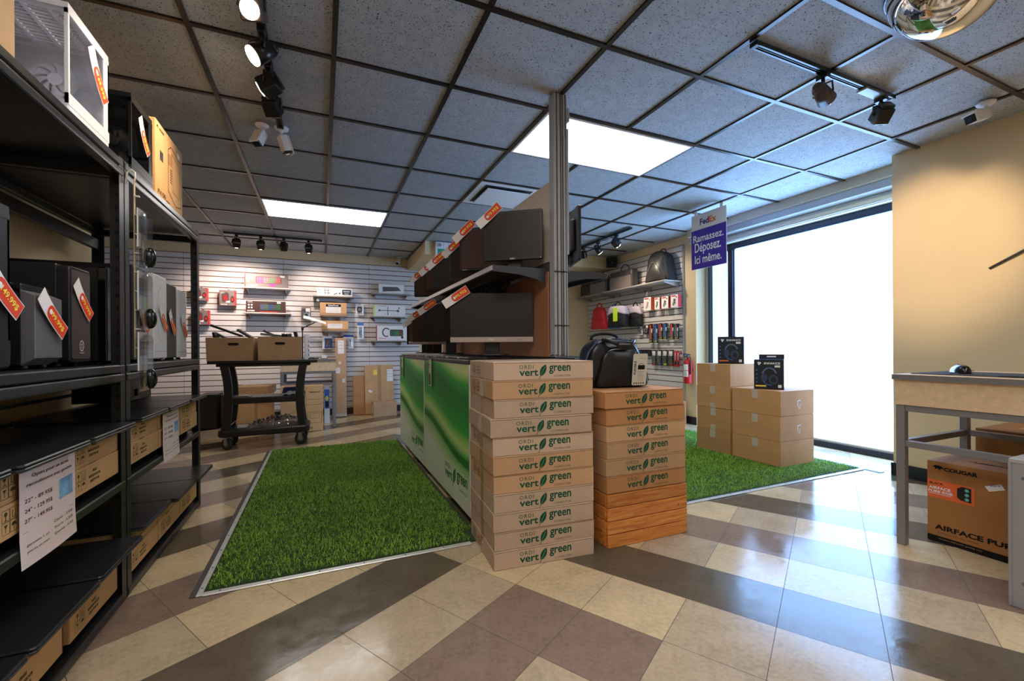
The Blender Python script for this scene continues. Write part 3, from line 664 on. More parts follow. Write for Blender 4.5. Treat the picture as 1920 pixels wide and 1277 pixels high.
# brown carton stack and flat tan papers seen below the low shelf
for k in range(5):
    t = big_carton('flat tan carton in the pile on the bottom shelf, %s' % ('lowest', 'second from below', 'middle one', 'second from the top', 'topmost')[k], .30, .15, .0375, (-1.131, 3.19, SH_BOT+.2097+k*.038), PI/2, CARDY, 'flat cartons piled at the back of the bottom shelf')
# ------------------------------------------------------------------ turf mats
def turf_mat_blades():
    m = bpy.data.materials.new('turf_blades'); m.use_nodes = True; t = NT(m); t.p.inputs['Roughness'].default_value = .6; t.p.inputs['Specular IOR Level'].default_value = .3
    a = t.noise(t.coord('Object'), 190, 2, .6); b = t.noise(t.coord('Object', (1, 1, 0)), 1.6, 2)
    c1 = t.ramp(a, [(.3, rgb(52, 92, 26)), (.5, rgb(120, 166, 52)), (.7, rgb(182, 206, 100))]); c2 = t.ramp(a, [(.3, rgb(60, 112, 28)), (.5, rgb(140, 196, 58)), (.7, rgb(206, 228, 110))])
    mx = t.new('ShaderNodeMix', data_type='RGBA'); t.l(t.ramp(b, [(.35, (0, 0, 0, 1)), (.65, (1, 1, 1, 1))]), mx.inputs[0]); t.l(c1, mx.inputs[6]); t.l(c2, mx.inputs[7]); t.base(mx.outputs[2]); return m
TURF = turf_mat_blades()
def turf(name_label, x0, y0, x1, y1, edges, skip, density=15000):
    t = thing('turf_mat', name_label, 'mat', ((x0+x1)/2, (y0+y1)/2, 0)); ox, oy = (x0+x1)/2, (y0+y1)/2
    b = MB(); b.box((x0-ox, y0-oy, .0005), (x1-ox, y1-oy, .006), mat('turf_backing', rgb(36, 58, 22), .9)); b.part('backing', t)
    rng = np.random.default_rng(3); n = int((x1-x0)*(y1-y0)*density)
    px = rng.uniform(x0+.012-ox, x1-.004-ox, n); py = rng.uniform(y0+.012-oy, y1-.004-oy, n)
    keep = np.ones(n, bool)
    for (ax0, ay0, ax1, ay1) in skip: keep &= ~((px+ox > ax0) & (px+ox < ax1) & (py+oy > ay0) & (py+oy < ay1))
    px, py = px[keep], py[keep]; n = len(px)
    an = rng.uniform(0, 2*PI, n); ln = rng.uniform(.014, .026, n); le = rng.uniform(.2, 1.1, n); wd = rng.uniform(.0010, .0018, n); la = rng.uniform(0, 2*PI, n)
    dx, dy = np.cos(an)*wd, np.sin(an)*wd; tx, ty = px+np.cos(la)*ln*le, py+np.sin(la)*ln*le; mxx, myy = px+np.cos(la)*ln*le*.35, py+np.sin(la)*ln*le*.35
    V = np.empty((n, 5, 3)); z0 = np.full(n, .005)
    V[:, 0] = np.stack([px-dx, py-dy, z0], 1); V[:, 1] = np.stack([px+dx, py+dy, z0], 1); V[:, 2] = np.stack([mxx+dx, myy+dy, z0+ln*.62], 1); V[:, 3] = np.stack([mxx-dx, myy-dy, z0+ln*.62], 1); V[:, 4] = np.stack([tx, ty, z0+ln*(1-.4*le)], 1)
    me = bpy.data.meshes.new('turf'); i = np.arange(n)[:, None]*5
    quad = i+np.array([0, 1, 2, 3]); tri = i+np.array([3, 2, 4])
    me.vertices.add(n*5); me.vertices.foreach_set('co', V.reshape(-1)); loops = np.concatenate([quad.reshape(-1), tri.reshape(-1)]).astype(np.int32)
    me.loops.add(len(loops)); me.loops.foreach_set('vertex_index', loops); me.polygons.add(2*n)
    ls = np.concatenate([np.arange(n)*4, n*4+np.arange(n)*3]).astype(np.int32); me.polygons.foreach_set('loop_start', ls)
    me.update(calc_edges=True); me.validate(); me.materials.append(TURF)
    o = bpy.data.objects.new('turf', me); COL.objects.link(o); o.parent = t; o['kind'] = 'stuff'
    STRIP = mat('edging_strip', rgb(212, 212, 208), .35, .4, var=.08, nscale=30); RUB = mat('edging_rubber', rgb(70, 68, 66), .6)
    for (a, c, vert) in edges:
        s = MB()
        s.box((a[0]-ox, a[1]-oy, .0006), (c[0]-ox, c[1]-oy, .0075), STRIP, .0025)
        if vert: s.box((a[0]-ox-.022, a[1]-oy, .0006), (a[0]-ox, c[1]-oy, .005), RUB, .002)
        L = (c[1]-a[1]) if vert else (c[0]-a[0]); k = 0.06
        while k < L:
            q = ((a[0]+c[0])/2-ox, a[1]+k-oy) if vert else (a[0]+k-ox, (a[1]+c[1])/2-oy)
            s.cyl((q[0], q[1], .007), (q[0], q[1], .0095), .004, GREYM, seg=8); k += .19
        s.part('edging_strip', t)
turf('green artificial turf mat on the left, in front of the green counter', -.455, 2.165, .762, 4.93, [((-.478, 2.14), (-.455, 4.93), 1), ((-.455, 2.135), (.70, 2.165), 0)], [(.735, 2.34, 2, 5), (.70, 2.1, 1, 2.30)])
turf('green artificial turf mat on the right, under the plain cartons by the window', 1.90, 2.135, 4.03, 4.25, [((1.90, 2.105), (4.03, 2.135), 0)], [(3.425, 2.395, 3.905, 3.285)])
# ------------------------------------------------------------------ green promotional counters
def promo_mat():
    m = bpy.data.materials.new('green_promo_print'); m.use_nodes = True; t = NT(m); t.p.inputs['Roughness'].default_value = .42; t.p.inputs['Specular IOR Level'].default_value = .3
    tc = t.coord('Object'); sp = t.new('ShaderNodeSeparateXYZ'); t.l(tc, sp.inputs[0])
    # wave: z shifted by a slow swing along the panel
    a = t.new('ShaderNodeMath', operation='MULTIPLY_ADD'); a.inputs[1].default_value = 2.8; a.inputs[2].default_value = .1; t.l(sp.outputs['X'], a.inputs[0])
    s = t.new('ShaderNodeMath', operation='SINE'); t.l(a.outputs[0], s.inputs[0]); q = t.new('ShaderNodeMath', operation='MULTIPLY_ADD'); q.inputs[1].default_value = .085; t.l(s.outputs[0], q.inputs[0]); t.l(sp.outputs['Z'], q.inputs[2])
    W, P, D, G, L, M = rgb(232, 240, 222), rgb(206, 226, 176), rgb(48, 124, 54), rgb(52, 184, 72), rgb(160, 222, 112), rgb(14, 134, 52)
    t.base(t.ramp(q.outputs[0], [(0, W), (.24, W), (.32, P), (.385, rgb(120, 200, 110)), (.40, D), (.435, D), (.45, rgb(84, 186, 84)), (.50, rgb(206, 232, 150)), (.54, L), (.59, G), (.70, rgb(34, 150, 62)), (.80, M), (.88, G), (.92, L), (.95, rgb(214, 232, 160))])); return m
PROMO = promo_mat(); WHEDGE = mat('white_panel_edge', rgb(228, 226, 220), .45)
CTOP = mat('counter_top_dark', rgb(44, 40, 40), .4, var=.3, nscale=20)
def counter(label, cx, cy, L, D, rz):
    """panel face on local -Y, length along local X"""
    t = thing('display_counter', label, 'counter', (cx, cy, 0), rz, 'green display counters'); H = .94
    b = MB(); b.box((-L/2+.02, -D/2+.06, .0), (L/2-.02, D/2-.01, .05), BLACK); b.box((-L/2+.012, -D/2+.02, .05), (L/2-.012, D/2, H-.03), WHEDGE, .003); b.part('cabinet', t)
    p = MB(); p.box((-L/2+.003, -D/2, .045), (L/2-.003, -D/2+.02, H-.025), WHEDGE, .002); p.rect(F_FRONT(0, -D/2-.0008, 0), -L/2+.012, .05, L/2-.016, H-.03, PROMO)
    pn = p.part('graphic_panel', t)
    q = MB(); F = F_FRONT(L/2-.30, -D/2-.0016, .195); leaf_logo(q, F, .50, mat('logo_green', rgb(30, 124, 62), .5), WHEDGE)
    F = F_FRONT(0, -D/2-.0014, 0); FAINT = mat('faint_green_line', rgb(30, 120, 52), .4)
    for k in range(4): q.line(F, [(-.28+k*.13, .68), (-.28+k*.13, .84)], .003, FAINT)
    q.line(F, [(-.30, .68), (.14, .68)], .003, FAINT); q.line(F, [(-.30, .84), (.14, .84)], .003, FAINT); q.line(F, [(-.05+.03*math.cos(k), .72+.04*math.sin(k)) for k in [i*PI/6 for i in range(12)]], .006, FAINT, True)
    q.part('printed_logo', t)
    c = MB(); c.box((-L/2, -D/2-.004, H-.025), (L/2, D/2+.01, H), CTOP, .004); c.part('counter_top', t); return t
CL = 1.20
counter('green display counter behind the taller carton stack, nearer of the two at left', 1.00, 2.955, 1.195, .47, -PI/2)
counter('green display counter at left farther from the viewer, before the back wall', 1.00, 4.155, 1.195, .47, -PI/2)
counter('green display counter on the right side of the pole, behind the black bag', 1.70, 2.955, 1.195, .47, PI/2)
# label pouches hanging from the counter edge
def pouch(y, label):
    t = thing('label_pouch', label, 'label', (.759-.006, y, .935), 0, 'label pouches on the green counters')
    b = MB(); b.box((-.004, -.035, -.21), (-.001, .035, 0), mat('pouch_paper', rgb(226, 224, 168), .5), .0008); F = F_LEFT(-.0046, 0, 0)
    for k in range(9): b.line(F, [(-.028, -.03-k*.02), (-.028+.02+.03*((k*7) % 3)/2, -.03-k*.02)], .004, INK)
    b.disc(F, -.01, -.05, .012, INK, 10); b.rect(F, -.03, -.20, .03, -.115, mat('pouch_grey', rgb(96, 96, 90), .4)); 
    for k in range(4): b.line(F, [(-.028, -.135-k*.018), (.028, -.125-k*.018)], .003, PAPER)
    b.part('sheet', t); c = MB(); c.box((-.006, -.02, -.012), (.0, .02, .006), BLACK, .002); c.part('clip', t)
pouch(3.28, 'yellowish label pouch clipped to the edge of the nearer green counter'); pouch(4.52, 'yellowish label pouch clipped to the edge of the farther green counter')
# price rail of stacked trays along the counter edge
def edge_tray(y0, y1, h, m, label):
    b = MB(); b.box((.772, y0, .9405), (.90, y1, .9405+h), m, .004); F = F_LEFT(.7714, 0, .9405)
    for k in range(4): y = y0+(y1-y0)*(k+.5)/4; b.rect(F, -y-.02, .004, -y+.015, h-.005, PAPER if k % 2 else DKGREY)
    b.thing('flat_tray', label, 'tray', group='flat trays along the counter edge')
GBRN = mat('worn_brown_plastic', rgb(128, 112, 100), .5, var=.3, nscale=30)
edge_tray(4.22, 4.72, .016, GBRN, 'flat brown tray on the counter edge, farthest back'); edge_tray(3.62, 4.19, .018, GBRN, 'flat brown tray on the counter edge, middle one'); edge_tray(2.97, 3.58, .018, mat('grey_plastic_tray', rgb(120, 112, 108), .5, var=.25, nscale=26), 'flat grey tray on the counter edge over the nearer green panel'); edge_tray(2.40, 2.93, .016, CTOP, 'flat black tray on the counter edge right behind the taller carton stack')
# ------------------------------------------------------------------ gondola: pole, spine, shelves
t = thing('gondola_shelf', 'grey gondola shelf unit with a tall pole reaching the ceiling', 'shelf', (1.268, 0, 0))
GP = mat('pole_grey', rgb(164, 164, 168), .4); GPD = mat('pole_dark_seam', rgb(70, 70, 72), .5)
b = MB(); b.box((-.045, 2.19, .955), (.045, 2.25, CEIL-.006), GP, .006, seg=2); b.box((-.045, 2.19, .956), (.045, 2.31, .97), GP, .002)
for x, wd in ((-.028, .004), (-.004, .006), (.010, .004), (.030, .004)): b.box((x, 2.186, .96), (x+wd, 2.192, CEIL-.006), GPD)
b.box((-.022, 2.183, .96), (-.006, 2.192, CEIL-.2), GP, .002); b.box((.016, 2.183, .96), (.028, 2.192, CEIL-.25), GP, .002)
b.box((.045, 2.19, 2.32), (.062, 2.24, 2.40), GP, .002); b.box((.045, 2.19, 1.55), (.055, 2.24, 2.28), GP, .002)
b.part('pole', t)
s = MB()
for z in (1.445, 1.135): s.tube([(-.05+.100*k/12, 2.1835-.003*math.sin(PI*k/12), z) for k in range(13)], .003, BLACK, 6)
s.part('cable_tie', t)
b = MB(); b.box((-.018, 2.30, 0), (.018, 4.78, 1.99), mat('spine_steel', rgb(78, 78, 80), .5)); b.box((.05, 2.26, .97), (.085, 2.30, 1.52), DKGREY, .003); b.box((-.02, 4.72, 0), (.02, 4.78, 1.99), DKGREY); b.part('spine', t)
HARD = mat('hardboard', rgb(164, 112, 76), .55, var=.08, nscale=4)
b = MB(); b.box((-.050, 2.262, .955), (-.040, 4.7, 1.455), HARD); b.part('back_panel', t, 'brown hardboard back panel')
hp = mat('header_board', rgb(196, 180, 160), .5)
b = MB(); b.box((-.024, 2.262, 1.52), (.024, 4.70, 1.995), hp, .002); b.part('header_panel', t, 'pale header board above the shelf')
SHELFM = mat('shelf_steel', rgb(60, 62, 68), .35, .3)
for sx, nm in ((-1, 'left'), (1, 'right')):
    x0 = sx*.055; xe = sx*.385; xs = sorted((x0, xe)); z = 1.475
    b = MB(); b.box((xs[0], 2.285, z-.004), (xs[1], 4.72, z), SHELFM); b.box((min(xe, xe-sx*.012), 2.285, z-.032), (max(xe, xe-sx*.012), 4.72, z+.004), SHELFM, .003)
    b.box((min(xe, xe+sx*.006), 2.285, z-.028), (max(xe, xe+sx*.006), 4.72, z-.002), SILVER)
    for q in (.12, .22): b.box((sx*q-.006, 2.30, z-.022), (sx*q+.006, 4.70, z-.004), BLACK)
    b.part('shelf_board', t)
    for y in (2.283, 3.48, 4.715):
        k = MB(); k.prism([(x0, z-.10), (x0, z-.001), (xe, z-.001), (xe, z-.035), (xe-sx*.16, z-.045), (x0+sx*.06, z-.065), (x0+sx*.03, z-.085)], .004, SHELFM, frame((0, y, 0), (1, 0, 0), (0, 0, 1))); k.part('bracket', t)
# clutter of dark cables under the shelf
b = MB(); rr = random.Random(4)
for k in range(14):
    y = 2.6+rr.random()*.5; x = 1.08+rr.random()*.08; b.tube([(x, y, 1.4385), (x+.03*rr.uniform(-1, 1), y+.05, 1.40-.04*rr.random()), (x+.02, y+.12, 1.385-.02*rr.random()), (x+.03*rr.uniform(-1, 1), y+.2, 1.4385)], .006, BLACK, 6)
b.thing('cable_bundle', 'tangle of black cables tucked under the left gondola shelf', 'cables')
# ------------------------------------------------------------------ monitors
def monitor(label, w_, h_, loc, deg, lift, bez=.016, chin=.016, frame_m=BLACK, chin_m=None, scr=SCREEN, txt=None, group='flat monitors on the gondola', led=False, txt_at=0):
    t = thing('monitor', label, 'monitor', loc, math.radians(deg), group); F = F_FRONT(0, 0, 0)
    b = MB(); b.prism(rrect(w_, h_, .010, 3, 0, lift+h_/2), .022, frame_m, F_FRONT(0, .011, 0), .003, 2); b.prism(rrect(w_*.7, h_*.6, .02, 3, 0, lift+h_/2), .03, frame_m, F_FRONT(0, .039, 0), .01); hs = b.part('housing', t)
    s = MB(); s.rect(F_FRONT(0, -.0116, 0), -w_/2+bez, lift+chin+.002, w_/2-bez, lift+h_-bez, scr); s.part('screen', t)
    if chin_m:
        c = MB(); c.box((-w_/2, -.0135, lift-.001), (w_/2, .008, lift+chin), chin_m, .002)
        for k in range(4): c.box((w_*.22+k*.022, -.0140, lift+chin*.4), (w_*.22+k*.022+.008, -.0132, lift+chin*.5), DKGREY)
        c.part('chin', hs)
    if txt: q = MB(); q.text(txt, F_FRONT(0, -.0145, 0), txt_at, lift+chin*.5, .034, .010, SILVER if not chin_m else WHITE, .03); q.part('badge', hs)
    if led: q = MB(); q.disc(F_FRONT(0, -.0122, 0), w_/2-.012, lift+chin*.5, .003, WHITE, 8); q.part('power_light', hs)
    n = MB(); n.box((-.045, .030, .008), (.045, .048, lift+h_*.4), BLACK, .004); n.part('stand_neck', t)
    f = MB(); f.prism(rrect(.20, .16, .05, 5, 0, .045), .010, BLACK, None, .004, 2); f.part('stand_base', t); return t
def mon_tag(mon, w_, h_, lift, price, label, dx=0, dz=0, ang=40):
    M = Matrix.Translation(mon.location) @ Matrix.Rotation(mon.rotation_euler[2], 4, 'Z') @ F_FRONT(-w_/2+.040+dx, -.030, lift+h_-.026+dz) @ Matrix.Rotation(math.radians(ang), 4, 'Z')
    price_tag(price, M, label, 'orange price tags on the monitors')
ZS, ZC_ = 1.4805, .9605
UP = [('black square monitor nearest the pole on the upper gondola shelf', .365, .298, (1.065, 2.415, ZS), -37, .058, dict(txt='DELL', led=True), '79.95$'),
      ('dark reddish monitor second from the pole on the upper gondola shelf', .42, .285, (1.02, 2.70, ZS), -39, .045, dict(scr=mat('reddish_screen', rgb(66, 42, 42), .3), txt='lenovo', txt_at=-.17), '89.95$'),
      ('brown-framed black monitor third from the pole on the upper gondola shelf', .42, .268, (1.02, 2.98, ZS), -39, .016, dict(frame_m=mat('brown_black_plastic', rgb(50, 40, 36), .4), bez=.022), '59.95$'),
      ('black monitor with a white power light, fourth on the upper gondola shelf', .40, .242, (1.00, 3.41, ZS), -30, .020, dict(led=True, bez=.02), '59.95$'),
      ('black monitor fifth from the pole on the upper gondola shelf', .38, .237, (1.00, 3.77, ZS), -35, .033, dict(scr=SCREENW, bez=.02), '49.95$'),
      ('black monitor at the far end of the upper gondola shelf', .38, .231, (1.00, 4.22, ZS), -35, .037, dict(scr=SCREENW, bez=.02), '49.95$')]
ORD = ('nearest the pole', 'second from the pole', 'third from the pole', 'fourth from the pole', 'fifth from the pole', 'farthest from the pole')
for k, (lab, w_, h_, loc, dg, li, kw, pr) in enumerate(UP):
    o = monitor(lab, w_, h_, loc, dg, li, **kw); mon_tag(o, w_, h_, li, pr, 'orange price tag on the upper shelf monitor %s' % ORD[k])
SIL = mat('silver_bezel', rgb(186, 172, 166), .35, .5)
LO = [('wide dark monitor with a silver lower edge on the counter beside the pole', .515, .305, (.97, 2.537, ZC_), -25, .085, dict(chin=.032, bez=.004, chin_m=SIL, txt='hp'), '90.95$'),
      ('plain black monitor second on the counter, left of the silver-edged one', .46, .315, (1.00, 3.62, ZC_), -32, .112, dict(bez=.014), '59.95$'),
      ('dark monitor with a silver lower edge, third on the counter from the pole', .46, .308, (1.00, 4.12, ZC_), -34, .090, dict(chin=.024, bez=.008, chin_m=SIL, scr=SCREENW), '79.95$'),
      ('brownish monitor with a thin silver lower edge, fourth on the counter from the pole', .43, .275, (1.00, 4.41, ZC_), -36, .095, dict(chin=.024, bez=.008, chin_m=SIL, scr=mat('brown_screen', rgb(104, 70, 54), .3)), '79.95$'),
      ('black monitor at the far end of the counter by the back wall', .40, .270, (1.00, 4.64, ZC_), -40, .095, dict(chin=.02, bez=.012), '120.95$')]
for k, (lab, w_, h_, loc, dg, li, kw, pr) in enumerate(LO):
    o = monitor(lab, w_, h_, loc, dg, li, **kw); mon_tag(o, w_, h_, li, pr, 'orange price tag on the counter monitor %s' % (ORD[k] if k < 4 else 'at the far end'), ang=33)
monitor('thin monitor seen edge-on on the right side of the pole', .40, .36, (1.60, 2.62, ZS), 74, .10, group='flat monitors on the gondola')
b = MB(); b.box((-.10, -.001, 0), (.10, .001, .27), PAPERPINK); b.text('REABONNEZ', F_FRONT(0, -.0016, 0), 0, .20, .15, .02, INKBROWN); b.text('VOUS', F_FRONT(0, -.0016, 0), 0, .16, .08, .02, INKBROWN)
b.thing('paper_sign', 'pale printed card standing between the pole and the edge-on monitor', 'sign', (1.40, 2.45, ZS), math.radians(60))
# ------------------------------------------------------------------ stacks of branded laptop cartons
def logo_carton(m, w_, d_, h_, marks, tapes, label, loc, rz, group):
    t = thing('carton', label, 'box', loc, rz, group); carton_body(w_, d_, h_, m, lid=True).part('body', t)
    b = MB(); leaf_logo(b, F_FRONT(.0, -d_/2-.0007, h_*.47), .262, INKGREEN, m); b.part('logo', t)
    if marks: b = MB(); care_marks(b, F_LEFT(-w_/2-.0008, 0, 0), -.13, h_*.47, .058, INKBROWN); b.part('print', t)
    if tapes: tape_strip(t, frame((-w_/2-.0004, -.02, .001), (0, -1, 0), (0, 0, 1)), .055, h_-.003, TAPE if tapes == 1 else TAPEC)
    return t
AH = .0858; ORDN = ('bottom', 'second from the bottom', 'third from the bottom', 'fourth from the bottom', 'fifth from the bottom', 'middle, sixth of eleven', 'fifth from the top', 'fourth from the top', 'third from the top', 'second from the top', 'topmost')
AM = [CARDG, CARDG, CARDG, CARDG, CARD, CARD, CARDG, CARDG, CARDG, CARD, CARDG]
JX = [0, .002, -.002, .001, .002, -.003, .0, -.010, .004, .0, .002]; JR = [0, .3, -.3, .2, -.2, .4, -.8, -2.2, .6, -.5, .9]
for k in range(11):
    logo_carton(AM[k], .508, .44, AH-.0008, k in (9, 10, 0, 4, 6), 1 if k not in (7, 9) else 2, 'leaf logo carton, %s of the taller stack' % ORDN[k], (.955+JX[k]+.020, 2.032+JX[k]*.6, .0006+k*AH), math.radians(-4.6+JR[k]*.5), 'leaf logo cartons in the taller stack')
PINE = None
def pine():
    m = bpy.data.materials.new('pine_boards'); m.use_nodes = True; t = NT(m); t.p.inputs['Roughness'].default_value = .5
    n = t.noise(t.coord('Object', (1.2, 14, 14)), 5, 5, .65); k = t.new('ShaderNodeTexVoronoi'); k.inputs['Scale'].default_value = 9; t.l(t.coord('Object', (1, 1, 1.6)), k.inputs['Vector'])
    c = t.ramp(n, [(.3, rgb(176, 96, 40)), (.5, rgb(214, 136, 66)), (.7, rgb(228, 160, 90))]); kn = t.ramp(k.outputs['Distance'], [(.035, rgb(120, 56, 24)), (.085, (1, 1, 1, 1))])
    mx = t.new('ShaderNodeMix', data_type='RGBA', blend_type='MULTIPLY'); mx.inputs[0].default_value = .8; t.l(c, mx.inputs[6]); t.l(kn, mx.inputs[7])
    oi = t.new('ShaderNodeObjectInfo'); mr = t.new('ShaderNodeMapRange'); mr.inputs['To Min'].default_value = .8; mr.inputs['To Max'].default_value = 1.2; t.l(oi.outputs['Random'], mr.inputs[0]); sc = t.new('ShaderNodeVectorMath', operation='SCALE'); t.l(mx.outputs[2], sc.inputs[0]); t.l(mr.outputs[0], sc.inputs['Scale']); t.base(sc.outputs[0]); return m
PINE = pine()
t = thing('wooden_crate', 'orange pine crate of four boards under the shorter carton stack', 'crate', (1.562, 2.045, 0), math.radians(-.6))
for k in range(4):
    b = MB(); z0, z1 = .001+k*.0675, .001+(k+1)*.0675-.004
    b.box((-.258, -.245, z0), (.258, -.225, z1), PINE, .002); b.box((-.258, .225, z0), (.258, .245, z1), PINE, .002); b.box((-.258, -.224, z0), (-.238, .224, z1), PINE, .002); b.box((.238, -.224, z0), (.258, .224, z1), PINE, .002); b.part('board_ring', t)
b = MB()
for sx in (-1, 1):
    for sy in (-1, 1): b.box((sx*.236-.018*(sx > 0), sy*.223-.018*(sy > 0), .004), (sx*.236+.018*(sx < 0), sy*.223+.018*(sy < 0), .266), PINE)
b.box((-.236, -.223, .255), (.236, .223, .266), PINE); b.part('corner_posts', t)
ORDB = ('bottom', 'second from the bottom', 'third from the bottom', 'third from the top', 'second from the top', 'topmost')
BX = [0, -.002, .003, .002, -.003, -.016]; BR = [.2, -.3, .2, -.2, .3, .6]
for k in range(6):
    logo_carton([CARDO, CARD, CARD, CARD, CARDO, CARDO][k], .508, .44, .0848, False, 0, 'leaf logo carton, %s of the shorter stack on the crate' % ORDB[k], (1.560+BX[k], 2.025+BX[k]*.5, .271+k*.0857), math.radians(-1.2+BR[k]), 'leaf logo cartons in the shorter stack')
ZB = .271+6*.0857
# ------------------------------------------------------------------ black laptop bag
def soft_bag(b, w_, d_, h_, m, rtop, ry=.03, bulge=.02, taper=.0, seg=28):
    """upright soft case: rounded-top outline, domed front and back"""
    def outline(a):      # a in 0..1 round the section: bottom corners small, top corners big
        pass
    prof = []
    for k in range(7): an = PI*1.5-(PI/2)*k/6; prof.append((-w_/2+.02+.02*math.cos(an), .02+.02*math.sin(an)))
    for k in range(9): an = PI-(PI/2)*k/8; prof.append((-w_/2+taper+rtop+rtop*math.cos(an), h_-rtop+rtop*math.sin(an)))
    half = prof; full = half + [(-x, z) for x, z in half[::-1]]
    bm = bmesh.new(); layers = [(-1, .90, .0), (-.93, .965, 0), (-.6, 1, 0), (0, 1, 0), (.6, 1, 0), (.93, .965, 0), (1, .90, 0)]; rings = []
    for y, s, _ in layers: rings.append([bm.verts.new((x*s, y*d_/2, h_/2+(z-h_/2)*s)) for x, z in full])
    n = len(full)
    for a, c in zip(rings, rings[1:]):
        for k in range(n): bm.faces.new((a[k], a[(k+1) % n], c[(k+1) % n], c[k]))
    for ring, sg in ((rings[0], -1), (rings[-1], 1)):
        prev = ring
        for s, o in ((.8, .45), (.5, .85), (.2, 1)):
            cur = [bm.verts.new((v.co.x*s, sg*(d_/2+bulge*o), h_/2+(v.co.z-h_/2)*s)) for v in ring]
            for k in range(n): bm.faces.new((prev[k], prev[(k+1) % n], cur[(k+1) % n], cur[k]))
            prev = cur
        bm.faces.new(prev)
    bmesh.ops.recalc_face_normals(bm, faces=bm.faces[:]); b._merge(bm, m, None, True); return b
def handle(b, w_, h_, y, z, m, r=.006, drop=0):
    pts = [(-w_/2, y, z)] + [(w_/2*math.cos(PI-PI*k/10), y-drop*math.sin(PI*k/10), z+h_*math.sin(PI*k/10)**.7) for k in range(1, 10)] + [(w_/2, y, z)]
    b.tube(pts, r, m, 8)
t = thing('laptop_bag', 'large black leather laptop bag with a paper hang tag on the shorter stack', 'bag', (1.512, 2.075, ZB+.0005), math.radians(-8))
b = MB(); soft_bag(b, .40, .17, .265, LEATHER, .10, bulge=.018, taper=.045); b.part('body', t)
b = MB(); soft_bag(b, .31, .03, .205, LEATHER, .08, bulge=.014, taper=.03); b.bm.transform(Matrix.Translation((.02, -.112, .008))); b.part('front_pocket', t)
b = MB()
for dy in (-.070, -.058): b.tube([(-.215+.0, dy, .03), (-.19, dy, .12), (-.155, dy, .20), (-.10, dy, .262), (0, dy, .272), (.10, dy, .262), (.155, dy, .20), (.19, dy, .12), (.212, dy, .03)], .0028, mat('blue_piping', rgb(58, 68, 98), .35), 6)
b.part('piping', t)
b = MB(); b.tube([(-.085, -.085, .262), (-.06, -.125, .258), (-.035, -.142, .243), (.06, -.142, .243), (.085, -.125, .258), (.105, -.085, .262)], .011, LEATHER, 10); b.box((-.03, -.157, .212), (.055, -.137, .244), LEATHER, .008, seg=2); b.part('handle', t)
b = MB(); handle(b, .17, .035, .055, .268, FABRIC, .009); b.part('rear_handle', t)
b = MB(); b.box((.0, -.143, .262), (.008, -.10, .268), SILVER, .002, M=Matrix.Rotation(.3, 4, 'Z')); b.box((.02, -.143, .262), (.028, -.10, .268), SILVER, .002, M=Matrix.Rotation(.3, 4, 'Z')); b.part('zip_pulls', t, 'two silver zip pulls')
b = MB()
for k in range(2): b.tube([(-.204-.012*math.sin(i*PI/6), -.05-.03*k, .13+.018*math.cos(i*PI/6)) for i in range(13)], .0025, CHROME, 6)
b.part('strap_rings', t)
q = MB(); G_ = frame((.105, -.151, .10), (1, 0, .0), (-.28, -.14, 1)); q.prism(rrect(.088, .175, .008, 3), .001, mat('hang_tag_card', rgb(206, 204, 190), .6), G_)
Gf = G_ @ Matrix.Translation((0, 0, .0016)); q.rect(Gf, -.012, .0, .030, .024, INK); q.line(Gf, [(-.006, .022), (-.002, .033), (.018, .033), (.022, .022)], .002, INK)
q.text('FLEXIBLE', Gf @ Matrix.Translation((-.030, .01, 0)) @ Matrix.Rotation(PI/2, 4, 'Z'), 0, 0, .075, .012, INK, .03); q.text('laptop case', Gf, .012, .062, .04, .006, INK); q.text('15.6 in', Gf, .008, -.012, .035, .007, INK)
for k in range(5): q.line(Gf, [(-.012, -.026-k*.009), (.026, -.026-k*.009)], .0016, GREYM)
for k in range(5): q.rect(Gf, -.034+k*.014, -.080, -.026+k*.014, -.072, DKGREY)
q.part('hang_tag', t, 'pale card hang tag')
q = MB(); q.tube([(.082, -.148, .205), (.080, -.153, .192), (.078, -.152, .184)], .0012, SILVER, 6); q.part('tag_string', t)
# ------------------------------------------------------------------ window side: plain cartons, headset boxes
def plain_carton(label, w_, d_, h_, loc, rz, m, group, patch=0):
    t = thing('carton', label, 'box', loc, rz, group); carton_body(w_, d_, h_, m).part('body', t)
    q = MB(); G = F_LEFT(-w_/2-.0007, 0, 0)
    q.rect(G, -.03, h_-.075, .03, h_-.001, TAPEC)
    q.part('tape', t)
    if patch & 1: q = MB(); q.rect(G, -.03, .001, .03, .045, TAPEC); q.part('tape', t)
    if patch & 2:
        q = MB(); K = F_FRONT(.02, -d_/2-.0007, h_*.22); q.line(K, [(-.018, .03), (-.016, .075), (.016, .078), (.018, .068)], .006, WHITE); q.line(K, [(-.010, .03), (0, .012), (.012, .012), (.012, .05)], .004, PAPER); q.part('torn_label', t)
    return t
GW = 'plain brown cartons by the big window'
ORD4 = ('bottom', 'second from the bottom', 'second from the top', 'topmost')
for k in range(4): plain_carton('plain brown window carton, %s of the back stack of four' % ORD4[k], .43, .385, .2085, (3.655+(.004 if k % 2 else 0), 3.076, .0065+k*.2095), math.radians(.6*(k % 2)), CARDO, GW, 1 if k in (1, 2) else 0)
ORD3 = ('bottom', 'middle', 'topmost')
for k in range(3): plain_carton('plain brown carton by the window, %s of the front stack of three' % ORD3[k], .43, .462, .2085, (3.676, 2.645-.001*k, .0065+k*.2095), math.radians(-.5 if k == 1 else 0), CARDO, GW, (2 if k else 0))
PD = mat('print_dark_navy', rgb(18, 22, 34), .3); PB = mat('print_blue_side', rgb(52, 84, 156), .35)
